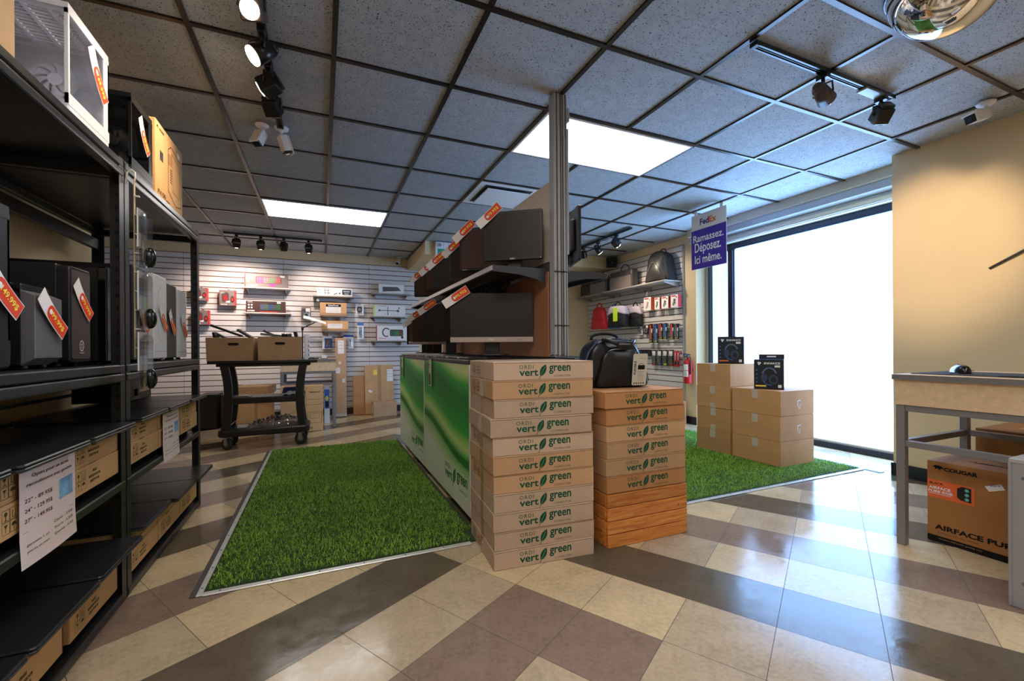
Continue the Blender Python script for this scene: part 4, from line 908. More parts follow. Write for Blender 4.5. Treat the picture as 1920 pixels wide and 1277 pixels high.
def headset_box(label, loc, rz, tab):
    t = thing('headset_box', label, 'box', loc, rz, 'blue headset boxes on the plain cartons'); w_, d_, h_ = .225, .10, .258
    b = MB(); b.box((-w_/2, -d_/2, 0), (w_/2, d_/2, h_), PD, .002); b.rect(F_RIGHT(w_/2+.0006, 0, 0), -d_/2+.001, .001, d_/2-.001, h_-.001, PB); b.rect(F_TOP(0, 0, h_+.0005), -w_/2, -d_/2, w_/2, d_/2, PB)
    if tab: b.prism([(-w_/2+.03, 0), (w_/2, 0), (w_/2, .045), (-w_/2+.03, .045)], .002, PD, F_FRONT(0, d_/2, h_)); b.rect(F_FRONT(0, d_/2-.0028, h_), -.02, .018, .05, .03, PAPER)
    b.part('body', t); q = MB(); F = F_FRONT(0, -d_/2-.0007, 0)
    q.text('ENHANCE', F, .025, .225, .12, .018, WHITE, .03)
    for k in range(3): a = k*2*PI/3+.4; q.disc(F, -.072+.008*math.cos(a), .225+.008*math.sin(a), .0075, WHITE, 10)
    for k in range(4): q.disc(F, -.092, .165-k*.035, .006, BLUELT, 8)
    q.line(F, [(.005+.055*math.cos(a), .115+.07*math.sin(a)) for a in [math.radians(20+k*16) for k in range(10)]], .012, mat('print_steel_blue', rgb(84, 108, 142), .35))
    q.line(F, [(.005+.045*math.cos(a), .115+.058*math.sin(a)) for a in [math.radians(20+k*16) for k in range(10)]], .006, BLACK)
    q.disc(F, .035, .085, .035, mat('print_slate_blue', rgb(46, 62, 92), .35), 16, ry=.042); q.disc(F, .036, .083, .022, BLACK, 14, z=.0002, ry=.028); q.disc(F, -.035, .10, .024, mat('print_slate_blue', rgb(46, 62, 92), .35), 14, ry=.036)
    q.line(F, [(-.04, .07), (-.02, .045), (.02, .035)], .005, BLUELT, z=.0003); q.rect(F, .045, .19, .085, .208, PAPER); q.rect(F, .07, .015, .095, .04, PAPER); q.rect(F, -.10, .022, -.02, .034, YEL if tab else ORANGE)
    R_ = F_RIGHT(w_/2+.0012, 0, 0)
    for k in range(3): a = k*2*PI/3+.4; q.disc(R_, .006*math.cos(a), .225+.006*math.sin(a), .006, WHITE, 10)
    for k in range(5): q.line(R_, [(-.025, .19-k*.03), (.025, .19-k*.03)], .003, BLUELT)
    q.part('print', t)
headset_box('blue black headset box standing on the taller stack of four plain cartons', (3.63, 3.02, .0065+4*.2095+.0005), math.radians(-56), False)
headset_box('blue black headset box with hanging tab on the shorter stack of three plain cartons', (3.60, 2.61, .0065+3*.2095+.0005), math.radians(-58), True)
# hanging courier sign
t = thing('hanging_sign', 'white and purple courier sign hanging from the ceiling beside the window', 'sign', (3.723, 3.368, 2.43))
PUR = mat('purple_print', rgb(62, 34, 150), .4); b = MB(); b.box((-.003, -.225, -.585), (.003, .225, .0), mat('sign_board', rgb(226, 222, 218), .4), .002)
L_ = F_LEFT(-.0036, 0, 0); b.rect(L_, -.224, -.584, .224, -.165, PUR); b.rect(F_RIGHT(.0036, 0, 0), -.224, -.584, .224, -.165, PUR); b.part('board', t)
q = MB(); L2 = F_LEFT(-.0044, 0, 0); q.text('Fed', L2, -.048, -.088, .118, .066, mat('deep_purple_print', rgb(64, 34, 120), .5), .03); q.text('Ex', L2, .060, -.088, .088, .064, mat('bright_orange_print', rgb(240, 100, 20), .5), .03)
for k, (tx, wd, cx) in enumerate((('Ramassez.', .39, -.003), ('Déposez.', .34, -.008), ('Ici même.', .345, -.006))): q.text(tx, L2, cx, (-.258, -.372, -.484)[k], wd, (.076, .128, .088)[k], PAPER, .012)
q.part('lettering', t)
for y in (-.165, .165):
    c = MB(); c.box((-.004, y-.018, -.015), (.004, y+.018, .043), WHITE, .002); c.part('clip', t)
# ------------------------------------------------------------------ table at the right
TOPW = None
def lightwood():
    m = bpy.data.materials.new('pale_maple'); m.use_nodes = True; t = NT(m); t.p.inputs['Roughness'].default_value = .4
    n = t.noise(t.coord('Object', (9, .8, 9)), 3.5, 5, .6); t.base(t.ramp(n, [(.3, rgb(212, 180, 142)), (.7, rgb(232, 204, 168))])); return m
MAPLE = lightwood(); LEGM = mat('table_frame_metal', rgb(132, 130, 132), .36, .15); EDGEM = mat('table_edge_grey', rgb(116, 112, 110), .5)
def frame_table(label, loc, L, D, H, apron=.125, rail=.515):
    """long side on local -Y of length L, depth D"""
    t = thing('work_table', label, 'table', loc, 0)
    b = MB(); b.box((-L/2, -D/2, H-.026), (L/2, D/2, H), MAPLE, .002)
    for a, c in (((-L/2-.002, -D/2-.002, H-.027), (L/2+.002, -D/2+.001, H-.001)), ((-L/2-.002, D/2-.001, H-.027), (L/2+.002, D/2+.002, H-.001)), ((-L/2-.002, -D/2, H-.027), (-L/2+.001, D/2, H-.001)), ((L/2-.001, -D/2, H-.027), (L/2+.002, D/2, H-.001))): b.box(a, c, EDGEM)
    b.part('table_top', t)
    b = MB(); za, zb = H-.028-apron, H-.027
    b.box((-L/2+.006, -D/2+.012, za), (L/2-.006, -D/2+.030, zb), MAPLE); b.box((-L/2+.006, D/2-.03, za), (L/2-.006, D/2-.012, zb), MAPLE)
    for s in (-1, 1): b.box((s*(L/2-.015)-.009, -D/2+.03, za), (s*(L/2-.015)+.009, D/2-.03, zb), MAPLE)
    b.part('apron', t)
    for sx in (-1, 1):
        for sy in (-1, 1):
            x, y = sx*(L/2-.026), sy*(D/2-.032); b = MB(); b.box((x-.018, y-.018, 0), (x+.018, y+.018, za), LEGM, .002); b.part('leg', t)
    for z in (za-.032, rail-.016):
        for sy in (-1, 1): y = sy*(D/2-.032); b = MB(); b.box((-L/2+.044, y-.014, z), (L/2-.044, y+.014, z+.031), LEGM, .002); b.part('rail', t)
        for sx in (-1, 1): x = sx*(L/2-.026); b = MB(); b.box((x-.014, -D/2+.05, z), (x+.014, D/2-.05, z+.031), LEGM, .002); b.part('rail', t)
    return t
t = frame_table('pale wood work table with grey metal frame at the right edge', (3.10, .50, 0), 1.54, .70, .862); t.rotation_euler = (0, 0, -PI/2)
t.location = (2.665+.35, .495, 0)
ZT = .8625
MOUSE = mat('mouse_black', rgb(18, 18, 20), .22)
b = MB(); b.prism(rrect(.36, .42, .02, 4), .003, mat('mouse_pad', rgb(48, 46, 50), .8)); b.thing('mouse_pad', 'dark mouse pad near the far end of the right-hand table', 'mouse pad', (2.945, 1.03, ZT+.0005))
t = thing('computer_mouse', 'black computer mouse lying on the dark mouse pad', 'mouse', (2.93, 1.105, ZT+.0038), math.radians(38))
def msurf(u, v):
    x = (u-.5)*2; a = PI*v; wv = .034*(1-.12*(1-x*x))*math.sqrt(max(0, 1-abs(x)**3.2)); hz = .040*math.sqrt(max(0, 1-abs((x+.15)/1.15)**2.4)) if x > -1 else 0
    return (x*.066, -math.cos(a)*wv, .004+math.sin(a)**.8*hz)
b = MB(); b.surf(msurf, 22, 14, MOUSE); b.box((-.05, -.028, .0), (.05, .028, .006), mat('mouse_base', rgb(96, 98, 100), .4), .003); b.part('shell', t)
b = MB(); b.cyl((.030, -.004, .036), (.030, .004, .036), .010, DKGREY, seg=14); b.part('scroll_wheel', t)
b = MB(); b.tube([(.066, 0, .012), (.11, -.01, .004), (.18, -.05, .004), (.22, -.12, .004)], .0018, BLACK, 6); b.part('cable', t)
t = thing('handheld_scanner', 'black handheld device with cable on the table at the right picture edge', 'scanner', (2.92, .80, ZT+.0005), math.radians(20))
b = MB(); b.surf(lambda u, v: ((u-.5)*.16, -.03*math.cos(PI*v)*(1-.3*u), .035*math.sin(PI*v)*(1-.2*abs(u-.5))), 12, 10, MOUSE); b.box((-.08, -.028, 0), (.08, .028, .006), BLACK, .003); b.part('body', t)
b = MB(); b.tube([(-.08, .0, .01), (-.12, .04, .006), (-.13, .10, .004), (-.10, .16, .004)], .003, BLACK, 6); b.part('cable', t)
# case cartons under the table
CB = cardboard('cardboard_case_box', rgb(170, 116, 66), .06)
t = thing('computer_case_box', 'large brown computer case carton with orange label under the right-hand table', 'box', (3.02, .985, .0005), -PI/2)
w_, d_, h_ = .47, .27, .412
carton_body(w_, d_, h_, CB).part('body', t); q = MB(); F = F_FRONT(0, -d_/2-.0008, 0)
q.rect(F, -w_/2+.001, .001, w_/2-.001, .032, INK); q.text('compact mid-tower gaming case', F, -.11, .020, .16, .008, CARD, z=.0004)
q.text('AIRFACE PURE', F, -.055, .078, .30, .026, INK, .04); q.text('Elegant on the inside', F, -.115, .05, .15, .011, INKBROWN)
def cat(F, x, z, s): q.poly([(x-s, z+.1*s), (x-.5*s, z+.5*s), (x+.5*s, z+.45*s), (x+s, z), (x+.4*s, z-.15*s), (x+.2*s, z-.5*s), (x-.1*s, z-.1*s), (x-.6*s, z-.45*s), (x-.5*s, z-.05*s)], INK, F)
cat(F, -.190, .380, .024); q.text('COUGAR', F, -.105, .378, .125, .020, INK, .045)
q.rect(F, -w_/2+.002, .225, -.055, .315, ORANGE); q.text('BLACK', F, -.197, .299, .055, .011, INK, .02, z=.0004); q.text('AIRFACE', F, -.185, .276, .085, .014, WHITE, .03, z=.0004); q.text('PURE RGB', F, -.182, .258, .095, .013, WHITE, .03, z=.0004); q.line(F, [(-.228, .246), (-.14, .246)], .002, WHITE, z=.0004)
q.poly([(-.118, .295), (-.100, .308), (-.066, .306), (-.066, .236), (-.105, .240), (-.118, .252)], BLACK, F @ Matrix.Translation((0, 0, .0004)))
for k in range(3): q.disc(F, -.082, .293-k*.022, .008, mat('print_teal', rgb(110, 190, 180), .4), 10, z=.0008)
q.poly([(-.02, .335), (.035, .357), (.05, .335), (-.005, .313)], PAPER, F); q.text('Boite 04', F @ Matrix.Rotation(.18, 4, 'Z'), .078, .338, .035, .010, BLUE, .02, z=.0004)
q.line(F, [(.072, .28), (.125, .345), (.215, .335), (.215, .045), (.14, .04), (.10, .075), (.072, .095)], .004, INK, True); q.rect(F, .135, .05, .165, .335, mat('print_brown2', rgb(132, 82, 44), .7)); q.line(F, [(.127, .335), (.127, .05)], .002, INK)
for k in range(4): q.line(F, [(.137, .28-k*.06), (.163, .29-k*.06)], .004, CARD, z=.0004)
q.rect(F, .095, .082, .112, .09, INK); q.part('print', t)
q = MB(); q.text('AIRFACE PURE', F_TOP(.03, 0, h_+.001), 0, 0, .30, .03, INK, .03); q.part('top_print', t)
t = thing('computer_case_box', 'brown computer case carton standing against the wall behind the right-hand table', 'box', (3.62, .945, .0005), -PI/2)
carton_body(.56, .42, .535, CB).part('body', t); q = MB(); F = F_FRONT(0, -.2108, 0); cat(F, -.225, .500, .026); q.text('COUGAR', F, -.125, .498, .14, .020, INK, .045); q.rect(F, -.27, .002, .27, .04, INK); q.part('print', t)
q = MB(); q.rect(F_TOP(0, 0, .5358), -.16, -.05, .02, .05, TAPE); q.part('tape', t)
t = thing('metal_cabinet', 'light grey metal case with screws at the right edge before the table', 'cabinet', (2.535, .55, 0))
LG = mat('light_grey_metal', rgb(158, 158, 162), .4); b = MB(); b.box((-.105, -.24, .0), (.105, .225, .56), LG, .006, seg=2); b.part('body', t)
b = MB(); b.box((-.108, -.243, .552), (.108, .230, .572), mat('case_rim', rgb(176, 176, 178), .4), .004); b.box((-.108, .222, .0), (-.088, .2315, .555), LG, .003); b.part('rim', t)
b = MB()
for z in (.10, .50): b.cyl((-.1045, .19, z), (-.1085, .19, z), .006, GREYM, seg=10); b.cyl((-.1045, -.18, z), (-.1085, -.18, z), .006, GREYM, seg=10)
b.part('screws', t)
t = thing('wall_rod', 'thin dark rod sticking out along the wall at the right edge', 'rod', (4.074, 1.39, 1.516))
b = MB(); b.tube([(0, 0, 0), (-.008, -.16, .088), (-.012, -.46, .25)], .008, DKGREY, 8); b.part('rod', t); b = MB(); b.box((-.02, -.33, .155), (.006, -.29, .19), DKGREY, .003); b.part('holder', t)
# extinguisher and carton in the corner
t = thing('fire_extinguisher', 'red fire extinguisher hanging on the wall beside the window bay', 'fire extinguisher', (4.352, 4.275, .535))
b = MB(); b.lathe([(.0, 0), (.046, 0), (.052, .01), (.052, .26), (.046, .29), (.025, .315), (.016, .32), (.016, .335)], RED, seg=20); b.part('cylinder', t)
b = MB(); b.box((-.018, -.018, .335), (.018, .018, .36), SILVER, .003); b.prism([(-.07, 0), (.03, .0), (.03, .016), (-.06, .030)], .02, BLACK, frame((0, .01, .362), (1, 0, 0), (0, 0, 1))); b.prism([(-.06, 0), (.0, .0), (.0, .01), (-.06, -.010)], .02, BLACK, frame((0, .01, .348), (1, 0, 0), (0, 0, 1))); b.part('valve_handle', t)
b = MB(); b.tube([(0, -.018, .348), (-.01, -.05, .34), (-.02, -.062, .27), (-.02, -.060, .12)], .008, BLACK, 8); b.part('hose', t)
b = MB(); b.surf(lambda u, v: (-.0528*math.cos((u-.5)*1.6), -.0528*math.sin((u-.5)*1.6), .09+.16*v), 10, 1, PAPER); b.surf(lambda u, v: (-.0532*math.cos((u-.5)*1.6), -.0532*math.sin((u-.5)*1.6), .165+.008*v), 10, 1, RED)
for k in range(4): b.surf(lambda u, v, k=k: (-.0532*math.cos((u-.5)*1.2), -.0532*math.sin((u-.5)*1.2), .105+.014*k+.003*v), 8, 1, INK)
b.part('label_sticker', t); b = MB(); b.box((.03, -.02, .16), (.067, .02, .20), DKGREY); b.part('wall_bracket', t)
t = big_carton('small brown carton on the floor below the fire extinguisher', .16, .13, .30, (4.30, 4.40, .0005), -PI/2, CARDO); b = MB(); b.box((-.02, -.0662, .19), (.02, -.0652, .28), INKBROWN); b.part('print', t)
# ------------------------------------------------------------------ wall goods: shelves, hooks, packs
HOOK = None
def hook(x, y, z, rz, what, first=[True]):
    global HOOK
    lb = 'small metal peg hook holding the '+what; g = 'peg hooks on the slat walls'
    if first[0]:
        first[0] = False; b = MB(); b.tube([(0, 0, 0), (0, -.10, .002), (0, -.115, .014)], .0022, SILVER, 6); b.box((-.012, -.003, -.02), (.012, .0, .012), SILVER, .001); HOOK = b.thing('peg_hook', lb, 'hook', (x, y, z), rz, g); return HOOK
    return dup(HOOK, lb, (x, y, z), rz, g)
def wall_shelf(label, L, D, loc, rz, m, group='slat wall shelves'):
    t = thing('wall_shelf', label, 'shelf', loc, rz, group)
    b = MB(); b.box((-L/2, -D, -.016), (L/2, -.001, 0), m, .002); b.part('board', t)
    for sx in (-1, 1):
        x = sx*(L/2-.06); k = MB(); k.prism([(0, -.075), (0, -.017), (-D*.85, -.017), (-D*.85, -.026), (-.03, -.075)], .004, SILVER, frame((x, -.001, 0), (0, 1, 0), (0, 0, 1))); k.box((x-.014, -.035, -.07), (x+.018, -.003, -.02), CLEAR); k.part('bracket', t)
    return t
def printed_box(name, label, cat, w_, d_, h_, loc, rz, body, draw, group=None, side=None):
    t = thing(name, label, cat, loc, rz, group); b = MB(); b.box((-w_/2, -d_/2, 0), (w_/2, d_/2, h_), body, .002)
    if side:
        for K in (F_RIGHT(w_/2+.0005, 0, 0), F_LEFT(-w_/2-.0005, 0, 0)): b.rect(K, -d_/2+.001, .001, d_/2-.001, h_-.001, side)
    b.part('body', t); q = MB(); draw(q, F_FRONT(0, -d_/2-.0007, 0), w_, h_); q.part('print', t); return t
YS = YB-.018
SHW = mat('pale_shelf_board', rgb(206, 196, 190), .5); SHG = mat('grey_shelf_board', rgb(150, 146, 138), .5)
GREYBOX = mat('grey_print', rgb(120, 108, 104), .45); DKBOX = mat('dark_red_print', rgb(66, 42, 40), .4); WHBOX = mat('white_card', rgb(232, 230, 230), .5); REDP = mat('red_print', rgb(196, 44, 50), .45)
def keys(q, F, x, z, w_, h_, cols, base):
    q.prism(rrect(w_, h_, h_*.15, 2, x, z), .0006, base, F); n = 14
    for r in range(4):
        for k in range(n): q.rect(F, x-w_*.46+w_*.92*k/n, z-h_*.40+h_*.8*r/4, x-w_*.46+w_*.92*(k+.75)/n, z-h_*.40+h_*.8*(r+.7)/4, cols[int(k/n*len(cols))], z=.0012)
KC = [mat('key_purple', rgb(150, 90, 160), .4), mat('key_grey', rgb(150, 140, 150), .4), mat('key_green', rgb(80, 160, 90), .4), mat('key_red', rgb(190, 70, 70), .4)]
KD = [mat('key_navy', rgb(70, 90, 140), .4), mat('key_slate', rgb(90, 90, 96), .4), mat('key_dgreen', rgb(60, 120, 70), .4)]
MAG = mat('magenta_print', rgb(160, 50, 150), .4)
def d_kb1(q, F, w_, h_):
    q.text('T-DAGGER', F, -w_*.38, h_*.88, .09, .014, WHITE, .02); keys(q, F, w_*.0+.03, h_*.56, w_*.60, h_*.52, KC, mat('dark_red_keys', rgb(120, 50, 60), .4)); q.disc(F, w_*.14, h_*.24, .045, MAG, 14, ry=.03); q.rect(F, w_*.32, h_*.80, w_*.43, h_*.93, PAPER)
    for k in range(3): q.disc(F, -w_*(.42 if k != 1 else .34), h_*(.66 if k < 2 else .44), .016, WHITE, 12)
    q.text('BATTLE SET', F, -w_*.33, h_*.13, .14, .020, WHITE, .03); q.rect(F, -w_/2, 0, -w_/2+.012, h_, REDP)
def d_kb2(q, F, w_, h_):
    q.text('GAMING', F, -w_*.40, h_*.90, .06, .014, WHITE, .02); keys(q, F, -.02, h_*.5, w_*.22, h_*.55, KD, DKGREY); keys(q, F, w_*.22, h_*.5, w_*.34, h_*.6, KD, BLACK)
    for k in range(4): q.disc(F, -w_*.43+(k % 2)*.035, h_*(.66 if k < 2 else .42), .012, WHITE, 12)
    q.text('COMBO', F, -w_*.38, h_*.15, .09, .018, WHITE, .03); q.rect(F, w_*.28, h_*.82, w_*.38, h_*.95, PAPER); q.rect(F, -w_*.15, h_*.05, w_*.3, h_*.10, REDP)
wall_shelf('pale slat wall shelf holding the upper red keyboard box', .60, .20, (-.712, YS, 1.890), 0, SHW); wall_shelf('pale slat wall shelf holding the lower red keyboard box', .58, .20, (-.70, YS, 1.535), 0, SHW)
printed_box('keyboard_box', 'grey and red keyboard box with magenta mouse picture on the upper left shelf', 'box', .54, .07, .19, (-.712, YS-.135, 1.8905), 0, GREYBOX, d_kb1, 'keyboard boxes on the back wall', REDP)
printed_box('keyboard_box', 'dark red keyboard box on the lower left slat shelf above the loaded cart', 'box', .49, .07, .162, (-.72, YS-.135, 1.5355), 0, DKBOX, d_kb2, 'keyboard boxes on the back wall', REDP)
def d_mouse(q, F, w_, h_):
    q.prism(rrect(w_*.42, h_*.62, .03, 4, -w_*.12, h_*.55), .012, CLEAR, F); q.disc(F, -w_*.12, h_*.5, w_*.14, REDP, 12, z=.002, ry=h_*.22); q.disc(F, w_*.30, h_*.42, w_*.12, DKBOX, 12, z=.001, ry=h_*.22); q.disc(F, w_*.30, h_*.42, w_*.06, REDP, 10, z=.0015, ry=h_*.12)
    q.text('GAMER', F, -w_*.28, h_*.82, w_*.25, h_*.07, WHITE, .02); q.rect(F, -w_*.1, h_*.2, w_*.15, h_*.32, PAPER); q.text('MOUSE', F, -w_*.2, h_*.08, w_*.35, h_*.08, WHITE, .02); q.rect(F, w_*.42, 0, w_*.5, h_, REDP)
for w_, h_, x, z, lb in ((.195, .215, -1.195, 1.625, 'grey and red gaming mouse box hung left of the keyboard boxes'), (.17, .175, -1.515, 1.685, 'upper of the two red mouse boxes beside the far rack post'), (.18, .20, -1.50, 1.355, 'lower of the two red mouse boxes beside the far rack post')):
    printed_box('mouse_box', lb, 'box', w_, .075, h_, (x, YS-.065, z), 0, GREYBOX, d_mouse, 'gaming mouse boxes on the back wall', REDP); hook(x, YS, z+h_+.015, 0, {-1.195: 'grey mouse box left of the keyboard boxes', -1.515: 'upper red mouse box by the rack post', -1.50: 'lower red mouse box by the rack post'}[x])
# white boxes and shelves
def d_sketch(q, F, w_, h_):
    for k in range(2): q.line(F, [(-w_*.30, h_*(.35+.3*k)), (-w_*.12, h_*(.35+.3*k))], .006, DKGREY); q.line(F, [(-w_*(.27-.09*k), h_*.15), (-w_*(.27-.09*k), h_*.9)], .006, DKGREY)
    q.prism(rrect(w_*.26, h_*.62, .012, 2, w_*.34, h_*.5), .0006, mat('print_ink_green', rgb(30, 54, 56), .4), F); q.text('mount', F, w_*.34, h_*.6, w_*.18, h_*.18, WHITE, .02, z=.001); q.text('DUO', F, w_*.34, h_*.32, w_*.12, h_*.14, WHITE, .02, z=.001)
    q.line(F, [(-w_*.03, h_*.15), (w_*.04, h_*.35), (w_*.08, h_*.28)], .01, DKGREY); q.disc(F, w_*.14, h_*.35, .012, DKGREY, 10)
    for k in range(2): q.disc(F, -w_*.44, h_*(.35+.35*k), .006, INK, 8)
def d_slimkb(q, F, w_, h_): q.poly([(-w_*.35, h_*.72), (w_*.25, h_*.76), (w_*.38, h_*.36), (-w_*.35, h_*.22)][::-1], mat('print_kb', rgb(78, 76, 78), .4), F); [q.line(F, [(-w_*.33, h_*(.34+.12*k)), (w_*.3, h_*(.40+.10*k))], .002, GREYM, z=.0006) for k in range(3)]
def d_arm(q, F, w_, h_):
    q.line(F, [(-w_*.32, h_*.52), (w_*.30, h_*.50)], .010, DKGREY); q.line(F, [(-w_*.06, h_*.1), (-w_*.06, h_*.85)], .010, DKGREY); q.disc(F, -w_*.32, h_*.52, .018, GREYM, 10); q.disc(F, w_*.26, h_*.5, .022, GREYM, 10); q.disc(F, w_*.3, h_*.75, .014, GREYM, 10)
    for k in range(5): q.line(F, [(-w_*.15+k*.05, h_*.16), (-w_*.15+k*.05, h_*.26)], .006, DKGREY)
    q.rect(F, -w_/2, 0, -w_*.46, h_, LIME); q.line(F, [(-w_*.4, h_*.9), (-w_*.1, h_*.9)], .005, GREYM)
def d_kb3(q, F, w_, h_):
    q.line(F, [(-w_*.20+.055*math.cos(a), h_*.55+.065*math.sin(a)) for a in [math.radians(40+20*k) for k in range(14)]], .018, DKGREY); keys(q, F, w_*.12, h_*.52, w_*.42, h_*.44, [mat('key_teal', rgb(70, 120, 110), .4), KC[2], mat('key_brown', rgb(150, 90, 60), .4)], BLACK)
    q.text('Redragon', F, -w_*.33, h_*.15, .11, .022, REDP, .02); q.disc(F, w_*.30, h_*.22, .02, BLACK, 10); q.rect(F, -w_/2, 0, -w_*.485, h_, REDP)
wall_shelf('grey slat wall shelf with the white monitor mount box', .57, .22, (.172, YS, 1.805), 0, SHG); printed_box('mount_box', 'white printed monitor mount box on the middle slat wall shelf', 'box', .49, .10, .125, (.185, YS-.13, 1.8055), 0, WHBOX, d_sketch, None, None)
wall_shelf('grey slat wall shelf at the top right with the slim keyboard box', .60, .20, (1.01, YS, 1.880), 0, SHG); printed_box('keyboard_box', 'white slim keyboard box leaning on the top right slat wall shelf', 'box', .39, .04, .15, (1.02, YS-.11, 1.8805), 0, WHBOX, d_slimkb, 'keyboard boxes on the back wall')
wall_shelf('grey slat wall shelf under the white monitor arm box', .52, .18, (.96, YS, 1.520), 0, SHG); printed_box('monitor_arm_box', 'white monitor arm box with a lime green end on the slat wall', 'box', .485, .10, .180, (.985, YS-.11, 1.5205), 0, WHBOX, d_arm)
wall_shelf('grey slat wall shelf under the keyboard and headset box beside the monitors', .52, .18, (.965, YS, 1.140), 0, SHG); printed_box('keyboard_box', 'white box with a keyboard and headset picture on the lowest slat shelf', 'box', .49, .08, .235, (1.03, YS-.12, 1.1405), 0, WHBOX, d_kb3, 'keyboard boxes on the back wall', REDP)
def d_cart1(q, F, w_, h_): q.rect(F, -w_*.28, h_*.68, w_*.28, h_*.88, INK); q.text('CyberPower', F, 0, h_*.78, w_*.4, h_*.13, WHITE, .03, z=.0005); q.rect(F, -w_*.28, h_*.22, w_*.28, h_*.68, PAPER); [q.line(F, [(-w_*.24, h_*(.34+.12*k)), (w_*.2, h_*(.34+.12*k))], .003, GREYM, z=.0006) for k in range(3)]; q.rect(F, -w_/2, 0, w_/2, h_*.2, TAPE)
def d_cart2(q, F, w_, h_): q.rect(F, -w_*.28, h_*.28, w_*.28, h_*.72, PAPER); q.rect(F, -w_/2, 0, w_/2, h_*.22, TAPE); q.line(F, [(-w_*.2, h_*.6), (w_*.2, h_*.6)], .003, GREYM, z=.0006)
wall_shelf('narrow slat wall shelf under the upper tan carton on the slat wall', .30, .16, (.165, YS, 1.512), 0, SHG) ; wall_shelf('narrow slat wall shelf under the lower tan carton on the slat wall', .30, .16, (.185, YS, 1.281), 0, SHG)
printed_box('carton', 'tan carton with a black and white label on the slat wall, upper of two', 'box', .37, .14, .195, (.165, YS-.1, 1.5125), 0, CARDY, d_cart1, 'small tan cartons on the slat wall'); printed_box('carton', 'tan carton with a plain white label on the slat wall, lower of two', 'box', .37, .14, .155, (.187, YS-.1, 1.2815), 0, CARDY, d_cart2, 'small tan cartons on the slat wall')
def blister(label, w_, h_, loc, rz, card, draw, group, bub=None):
    t = thing('blister_pack', label, 'blister pack', loc, rz, group); b = MB(); b.prism(rrect(w_, h_, .006, 2, 0, -h_/2), .002, card, F_FRONT(0, .0, 0)); b.rect(F_FRONT(0, -.0026, 0), -.012, -.014, .012, -.008, INK); b.part('card', t)
    q = MB(); draw(q, F_FRONT(0, -.003, -h_), w_, h_); q.part('product', t)
    if bub: c = MB(); c.prism(rrect(w_*.72, h_*.62, .012, 3, 0, -h_*.58), bub, CLEAR, F_FRONT(0, -.0025, 0), .008, 2); c.part('bubble', t)
    return t
GB = 'blister packs on the back slat wall'
def d_fan(q, F, w_, h_): q.disc(F, 0, h_*.5, w_*.34, DKGREY, 16, z=.004, ry=h_*.26); q.disc(F, 0, h_*.5, w_*.18, SILVER, 12, z=.005, ry=h_*.13); q.line(F, [(-w_*.2, h_*.2), (w_*.25, h_*.75)], .006, INK, z=.006)
def d_cable(q, F, w_, h_): q.line(F, [(w_*(.25*math.sin(k*.9)), h_*(.12+.05*k)) for k in range(9)], .006, DKGREY, z=.003); q.rect(F, -w_*.5, h_*.82, w_*.5, h_, BLUELT)
def d_blue1(q, F, w_, h_): q.rect(F, -w_*.3, h_*.05, w_*.5, h_*.80, BLUE); q.disc(F, w_*.02, h_*.46, w_*.20, INK, 12, z=.003, ry=h_*.22); q.line(F, [(-w_*.05, h_*.2), (w_*.1, h_*.6)], .006, SILVER, z=.005)
def d_blue2(q, F, w_, h_): q.rect(F, -w_*.5, h_*.85, w_*.5, h_, BLUE); q.rect(F, -w_*.3, 0, w_*.0, h_*.05, BLUE); q.line(F, [(-w_*.2+.018*math.cos(a)-.1*w_*math.sin(a), h_*.4+.05*math.sin(a)) for a in [k*PI/6 for k in range(13)]], .008, INK, z=.003); q.line(F, [(w_*.12, h_*.62), (w_*.3, h_*.5)], .008, INK, z=.003)
for lb, w_, h_, x, z, dr, bb in (('white blister pack with a round dark gadget beside the upper tan carton', .12, .178, .545, 1.715, d_fan, .03), ('narrow white blister pack with a coiled cable beside the lower tan carton', .095, .262, .555, 1.425, d_cable, .02), ('blue and white blister pack below the lower tan carton, left of the long carton', .135, .20, .078, 1.217, d_blue1, .02), ('blue-topped white blister pack with a cable right of the long carton', .145, .205, .378, 1.229, d_blue2, .015)):
    blister(lb, w_, h_, (x, YS-.055, z), 0, WHBOX, dr, GB, bb); hook(x, YS, z-.012, 0, {.545: 'round gadget pack', .555: 'coiled cable pack', .078: 'blue and white pack', .378: 'blue-topped cable pack'}[x])
def d_web(q, F, w_, h_): q.rect(F, -w_*.45, h_*.1, w_*.3, h_*.85, DKGREY); q.disc(F, 0, h_*.4, w_*.3, SILVER, 14, z=.006, ry=h_*.22); q.disc(F, 0, h_*.4, w_*.16, INK, 12, z=.008, ry=h_*.12); q.rect(F, -w_*.05, h_*.65, w_*.4, h_*.92, PAPER, z=.004)
blister('black and silver blister pack on the slat wall above the right cart carton', .13, .20, (-.208, YS-.055, 1.64), 0, GREYBOX, d_web, GB, .03); hook(-.208, YS, 1.628, 0, 'black and silver pack above the cart')
t = thing('paper_strip', 'white curled paper strip hanging off the blister pack above the cart', 'paper', (-.20, YS-.195, 1.475)); b = MB(); b.surf(lambda u, v: (-.04+.30*u, -.02-.03*v, .03-.095*u**1.2-.045*v*(1-.3*u)), 10, 2, PAPER); b.part('strip', t)
